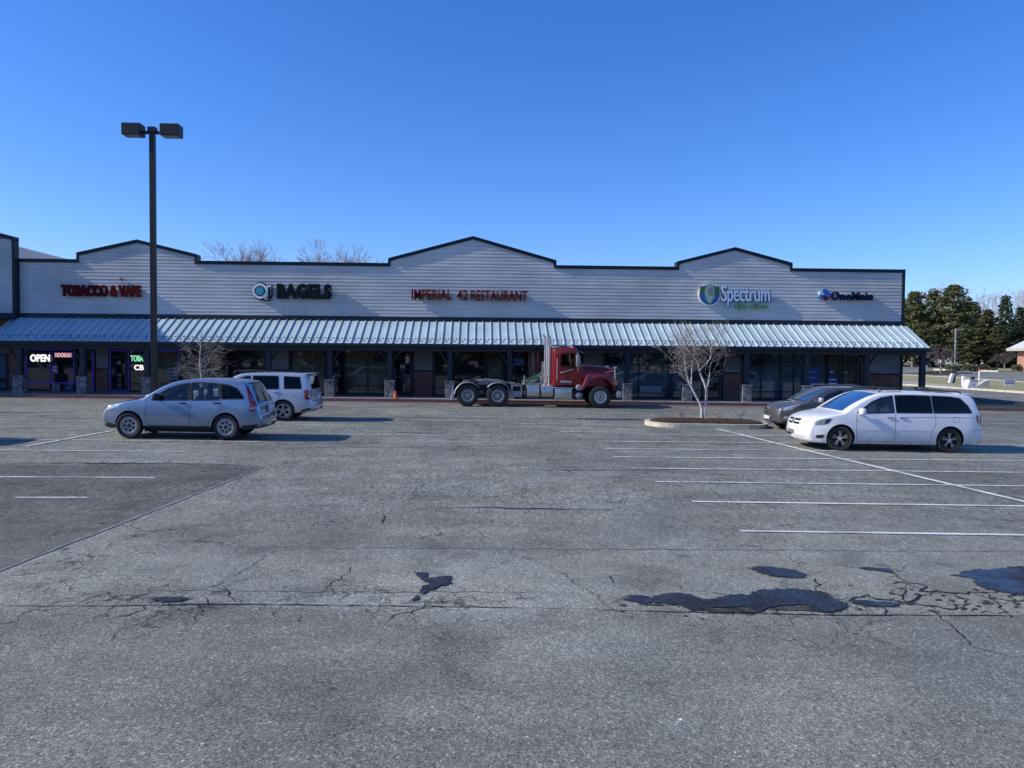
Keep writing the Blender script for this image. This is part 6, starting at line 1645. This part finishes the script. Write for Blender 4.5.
# ------------------------------------------------------------ conifers and scrub at the right
def clump(b, c, r, n, rnd, sz, flat=.5, mi=0):
    for _ in range(n):
        u = Vector((rnd.gauss(0, 1), rnd.gauss(0, 1), rnd.gauss(0, 1))).normalized()*r*rnd.uniform(.35, 1)**.5
        p = c+Vector((u.x, u.y, u.z*flat)); s_ = sz*rnd.uniform(.6, 1.4)
        a = Vector((rnd.gauss(0, 1), rnd.gauss(0, 1), rnd.gauss(0, .6))).normalized(); q = a.cross(Vector((rnd.gauss(0, 1), rnd.gauss(0, 1), rnd.gauss(0, 1)))).normalized()
        b.add([p-a*s_, p+q*s_*.45, p+a*s_, p-q*s_*.45], [(0, 1, 2, 3)], mi)
def conifer_proto(kind, seed):
    rnd = random.Random(seed); b = MB(); tb = MB(); H = 20.0
    tb.tube([(0, 0, -.5), (rnd.gauss(0, .15), 0, H*.4), (rnd.gauss(0, .2), 0, H*.8), (0, 0, H*.98)], [.36, .27, .13, .03], 8)
    if kind == 'pine':
        nb = 64
        for k in range(nb):
            t = k/nb; h = H*(.10+.88*t); R_ = 5.4*math.sin(min(1, (1-t)*1.35)*PI/2)**.8*(.55+.45*rnd.random())*(1 if t > .12 else .8); a = k*2.39996+rnd.gauss(0, .3)
            e = Vector((R_*math.cos(a), R_*math.sin(a), h+R_*.16)); s0 = Vector((0, 0, h-.3)); tb.tube([s0, s0.lerp(e, .55)+Vector((0, 0, -.15)), e], [.07, .05, .02], 4)
            m_ = max(2, int(R_*1.2))
            for j in range(m_):
                c = s0.lerp(e, .35+.65*(j+1)/m_)+Vector((rnd.gauss(0, .35), rnd.gauss(0, .35), rnd.uniform(-.1, .5))); clump(b, c, rnd.uniform(.6, 1.5), 56, rnd, .32, .42)
    else:
        nb = 80
        for k in range(nb):
            t = k/nb; h = H*(.03+.95*t); R_ = (3.3*(1-t)**.85+.25)*(.7+.5*rnd.random()); a = k*2.39996
            e = Vector((R_*math.cos(a), R_*math.sin(a), h-R_*.18)); s0 = Vector((0, 0, h)); m_ = max(1, int(R_*1.5))
            for j in range(m_): clump(b, s0.lerp(e, .3+.7*(j+1)/m_), .7, 48, rnd, .30, .55)
    return b, tb
protos = {}
for kd, sd_ in (('pine', 1), ('pine', 2), ('spruce', 3)):
    b, tb = conifer_proto(kd, sd_); T = empty('conifer_tree', (0, 0, 0))
    tb.build('trunk', mBark, T, 60); b.build('crown', mPine if kd == 'pine' else mSpruce, T, fix=False); protos[(kd, sd_)] = T
used = set()
def conifer(px, Y, pytop, key, w_, label, rz, group='evergreens at the far side of the car park'):
    T = protos[key] if key not in used else copy_tree(protos[key]); used.add(key)
    X, Zt = onY(px, pytop, Y); z0 = gz(X, Y); s_ = (Zt-z0)/20
    T.location = (X, Y, z0); T.scale = (s_*w_*1.2, s_*w_*1.2, s_); T.rotation_euler = (0, 0, rz)
    tag(T, label, 'tree', group)
P1, P2_, S1 = ('pine', 1), ('pine', 2), ('spruce', 3)
for px, Y, t_, key, w_, lab, rz in [
    (914, 185, 291, P1, .85, 'olive green pine nearest the end of the shop roof', .3), (934, 192, 290, P2_, .8, 'pine with twin rounded tops left of the tallest evergreen', 1.2),
    (955, 180, 284.5, P1, 1.0, 'tallest broad pine behind the distant lamp post', 2.6), (973, 196, 303, P2_, .9, 'lower pine right of the tallest evergreen', 4.0),
    (988, 186, 309, P1, .85, 'bushy pine before the narrow dark spire', 5.1), (1006, 178, 294, S1, .95, 'narrow dark spruce spire near the right edge', .5),
    (1021, 184, 306, S1, 1.1, 'broad dark spruce at the right edge', 2.2), (1044, 186, 300, P2_, 1, 'pine just past the right edge', 3.3), (896, 190, 296, P2_, .9, 'pine hidden partly by the shop wall', 5.5),
    (925, 176, 322, P1, 1.1, 'short spreading pine in front of the left pines', 3.9), (998, 172, 326, P2_, 1.1, 'short dark pine below the narrow spire', 1.9),
    (965, 172, 325, P2_, 1.15, 'short spreading pine below the tallest evergreen', .9), (1060, 176, 318, S1, 1, 'spruce past the right edge', 1.0)]: conifer(px, Y, t_, key, w_, lab, rz)
# understorey mass closing the gaps
rnd = random.Random(77); b = MB()
for k in range(150):
    px = 870+rnd.random()*230; X, Z_ = onY(px, 360, 200); X = (px-482)/769*200
    clump(b, Vector((X, 200+rnd.gauss(0, 5), gz(X, 200)+rnd.uniform(.5, 12))), 2.8, 80, rnd, .6, .8)
tag(b.build('undergrowth', mSpruce, fix=False), 'dark undergrowth filling the gaps under the evergreens', 'undergrowth', kind='stuff')
for i, (px, Y, t_, w_, s_, lab) in enumerate([(945, 205, 276, .6, 21, 'bare crown showing above the tallest pine'), (981, 205, 288, .7, 22, 'bare crown between the tallest pine and the dark spire'), (1012, 204, 284, .8, 23, 'bare crown behind the dark spruce spire'), (920, 205, 287, .6, 24, 'bare twigs above the left pines')]):
    bare_tree(px, Y, t_, w_, s_, lab, mBarkFar, 'bare trees among the evergreens', 6)
# small ornamental bare trees in the far lot
def small_tree(px, pyb, Y0, pytop, seed, label, w_=1.1):
    x, y = G(px, pyb); rnd = random.Random(seed); X, Zt = onY(px, pytop, y); H = Zt-gz(X, y)
    T = empty('ornamental_tree', (X, y, gz(X, y)), 0, label, 'tree', 'small bare trees in the far car park')
    b = MB(); b.tube([(0, 0, -.2), (0, 0, H*.3)], [.16, .12], 8); b.build('trunk', mBark, T, 60)
    b = MB()
    for k in range(10):
        a = 2*PI*k/10; d = Vector((math.cos(a)*w_, math.sin(a)*w_, .9)).normalized()
        grow(b, Vector((0, 0, H*.27)), d, H*.22, .07, 0, 5, rnd, .42, .08, (2, 3), .7, 3, .012, .1)
    mz = max(v[2] for v in b.v); b.v = [(v[0]*H/mz, v[1]*H/mz, v[2]*H/mz) for v in b.v]
    b.build('branches', M('dusky_twigs', (.13, .10, .10), .9), T, fix=False)
small_tree(941.5, 373.8, 130, 342, 31, 'grey bare ornamental tree by the end post of the canopy', 1.2)
small_tree(1005, 369.8, 150, 350, 32, 'grey bare ornamental tree near the brick building', 1.2)
# shrubs
def shrub(px, pyb, w_, h_, seed, label, group='clipped shrubs below the evergreens', mat=mShrub):
    rnd = random.Random(seed); x, y = G(px, pyb); s_ = y/769; R_ = w_*s_/2; Hh = h_*s_; b = MB()
    for k in range(26):
        a = rnd.uniform(0, 2*PI); q = rnd.random()**.5
        clump(b, Vector((R_*q*math.cos(a)*.9, R_*.6*q*math.sin(a), Hh*rnd.uniform(.2, .85)*(1-.3*q))), min(R_, Hh)*.33, 45, rnd, .16, .8)
    o = b.build('shrub', mat, fix=False); o.location = (x, y, gz(x, y)); tag(o, label, 'shrub', group)
for a in [(953, 371.2, 14, 9, 1, 'rounded shrub right of the grey ornamental tree'), (969, 371.4, 15, 9.5, 2, 'wide shrub between its two neighbours below the pines'), (984, 371.5, 12, 8, 3, 'shrub just left of the red topped marker'), (992, 371.2, 10, 4, 4, 'low flat hedge right of the red topped marker'),
          (1018, 371.5, 12, 9, 5, 'dark shrub at the foot of the brick building'), (931, 373.5, 16, 2.4, 6, 'low dead ground shrub on the mulch bed'), (949, 372.8, 16, 2.2, 7, 'second low ground shrub on the further mulch bed')]: shrub(*a)
# brick building at the edge
x, y = G(1018, 371.2); y -= 12
X0 = onY(1017.5, 350, y+10)[0]; z0 = gz(X0, y); zt = onY(1020, 350.5, y+4)[1]
BB = empty('brick_building', (X0, y, z0), 0, 'small orange brick building with cream eaves at the right edge', 'building')
b = MB(); b.box(0, 16, 0, 10, -1, zt-z0); w_ = b.build('wall', mBrickR, BB)
b = MB(); b.box(-1.6, 17, -.8, 10.8, zt-z0, zt-z0+.55); b.build('eaves', mConc, BB)
b = MB(); b.prism([(-1.4, zt-z0+.56), (17, zt-z0+.56), (13, zt-z0+2.6), (3, zt-z0+2.6)], -.6, 10.6); b.build('roof', mBackRoof, BB)
b = MB(); b.box(3, 5, -.06, .05, .8, 2.4); b.build('window', mFrame, BB)
# distant slim lamp post
Xl, Zl = onY(955.8, 329, 150); z0 = gz(Xl, 150)
L = empty('street_lamp', (Xl, 150, z0), 0, 'distant slim grey street lamp with one arm before the pines', 'street lamp')
b = MB(); b.tube([(0, 0, 0), (0, 0, Zl-z0)], .16, 8); b.build('pole', mDullMetal, L)
b = MB(); b.box(.1, 1.55, -.2, .2, Zl-z0-.3, Zl-z0+.1); b.build('lamp_head', mDullMetal, L)
# utility boxes etc on the lawn
def onlawn(px, pyb):
    x, y = G(px, pyb); return x, y, gz(x, y)+.1
x, y, z = onlawn(970.5, 389); s_ = y/769
U = empty('utility_cabinet', (x, y, z), 0, 'white utility cabinet with sloping front on the roadside lawn', 'utility cabinet')
b = MB(); b.prism([(-.50, 0), (.36, 0), (.36, .66), (-.28, .66)], -.35, .35); b.build('housing', mWhiteSign, U)
b = MB(); b.box(-.34, .38, -.38, .38, .661, .71); b.build('lid', mConc, U); b = MB(); b.box(-.02, .10, -.36, -.352, .22, .30); b.build('latch', mPlast, U)
x, y, z = onlawn(981, 388); b = MB(); b.prism([(-.55, 0), (.55, 0), (.5, .62), (.1, .45), (-.5, .1)], -.3, .3); o = b.build('headwall', mConc); o.location = (x, y, z); tag(o, 'flared concrete headwall right of the white cabinet', 'headwall')
x, y, z = onlawn(963.5, 387); b = MB(); b.bbox(-.13, .13, -.13, .13, 0, .88, .03); o = b.build('utility_pedestal', mWhiteSign); o.location = (x, y, z); tag(o, 'slim pale utility pedestal left of the white cabinet', 'pedestal')
x, y, z = onlawn(972.5, 383); b = MB(); b.bbox(-.17, .17, -.15, .15, 0, .55, .04); o = b.build('green_pedestal', mPlast); o.location = (x, y, z); tag(o, 'black utility box showing above the white cabinet', 'pedestal')
x, y, z = onlawn(951, 384)
U = empty('leaning_pedestal', (x, y, z), 0, 'leaning pale and dark utility stump on the lawn', 'pedestal'); b = MB(); b.prism([(-.25, 0), (.02, 0), (.30, .95), (.02, .95)], -.13, .13); b.build('body', mWhiteSign, U); b = MB(); b.prism([(.03, 0), (.28, 0), (.42, .8), (.27, .8)], -.14, .14); b.build('dark_side', mPlast, U)  # darker half of the two-tone stump
b = MB(); b.tube([(.2, 0, .95), (.42, .0, 1.25), (.42, 0, 1.42)], .09, 7); b.build('cap', mPlast, U)
x, y, z = onlawn(979, 382)
U = empty('marker_post', (x, y, z), 0, 'white marker post with red top on the lawn', 'marker post'); b = MB(); b.tube([(0, 0, 0), (0, 0, 1.15)], .07, 8); b.build('post', mWhiteSign, U); b = MB(); b.tube([(0, 0, 1.15), (0, 0, 1.42)], .10, 8); b.build('cap', mLampRed, U)
x, y, z = onlawn(1009.5, 388.5); s_ = y/769
U = empty('yard_sign', (x, y, z), 0, 'purple and white yard sign on the lawn by the road', 'sign')
b = MB(); b.box(-.46, .46, -.012, .012, .12, .60); b.build('board', mWhiteSign, U); b = MB(); b.box(-.43, .43, -.018, -.0125, .30, .57); b.build('print', M('lilac_print', (.16, .14, .40), .6), U)
b = MB(); b.tube([(-.3, 0, -.1), (-.3, 0, .12)], .012, 5); b.tube([(.3, 0, -.1), (.3, 0, .12)], .012, 5); b.build('stake', mDullMetal, U)
b = MB()
for i in range(5): b.box(-.38+.16*i, -.28+.16*i, -.024, -.0185, .38, .48)
b.build('lettering', mWhiteSign, U)
for px, pyb, h in ((920.5, 371.8, 6), (924.5, 371.8, 8)):
    x, y, z = onlawn(px, pyb); b = MB(); b.bbox(-.35, .35, -.3, .3, 0, h*y/769*.8, .1); b.lathe([(.15, h*y/769*.8), (.1, h*y/769), (0, h*y/769)], n=8); o = b.build('distant_bollard', mWhiteSign if px > 922 else mBark); o.location = (x, y, z)
    tag(o, 'tiny pale upright seen beyond the far car park' if px > 922 else 'tiny brown upright left of the pale one beyond the far car park', 'post')
# wooded skyline behind the photographer, mirrored in the shop windows
rnd = random.Random(50); b = MB()
for k in range(420):
    X = rnd.uniform(-150, 150); clump(b, Vector((X, -75+rnd.gauss(0, 6), rnd.uniform(0, 9)*(1+.25*math.sin(X*.08)))), 4.5, 26, rnd, 1.6, .9)
tag(b.build('far_woods', mSpruce, fix=False), 'dark woodland far behind the viewpoint', 'woods', kind='stuff')
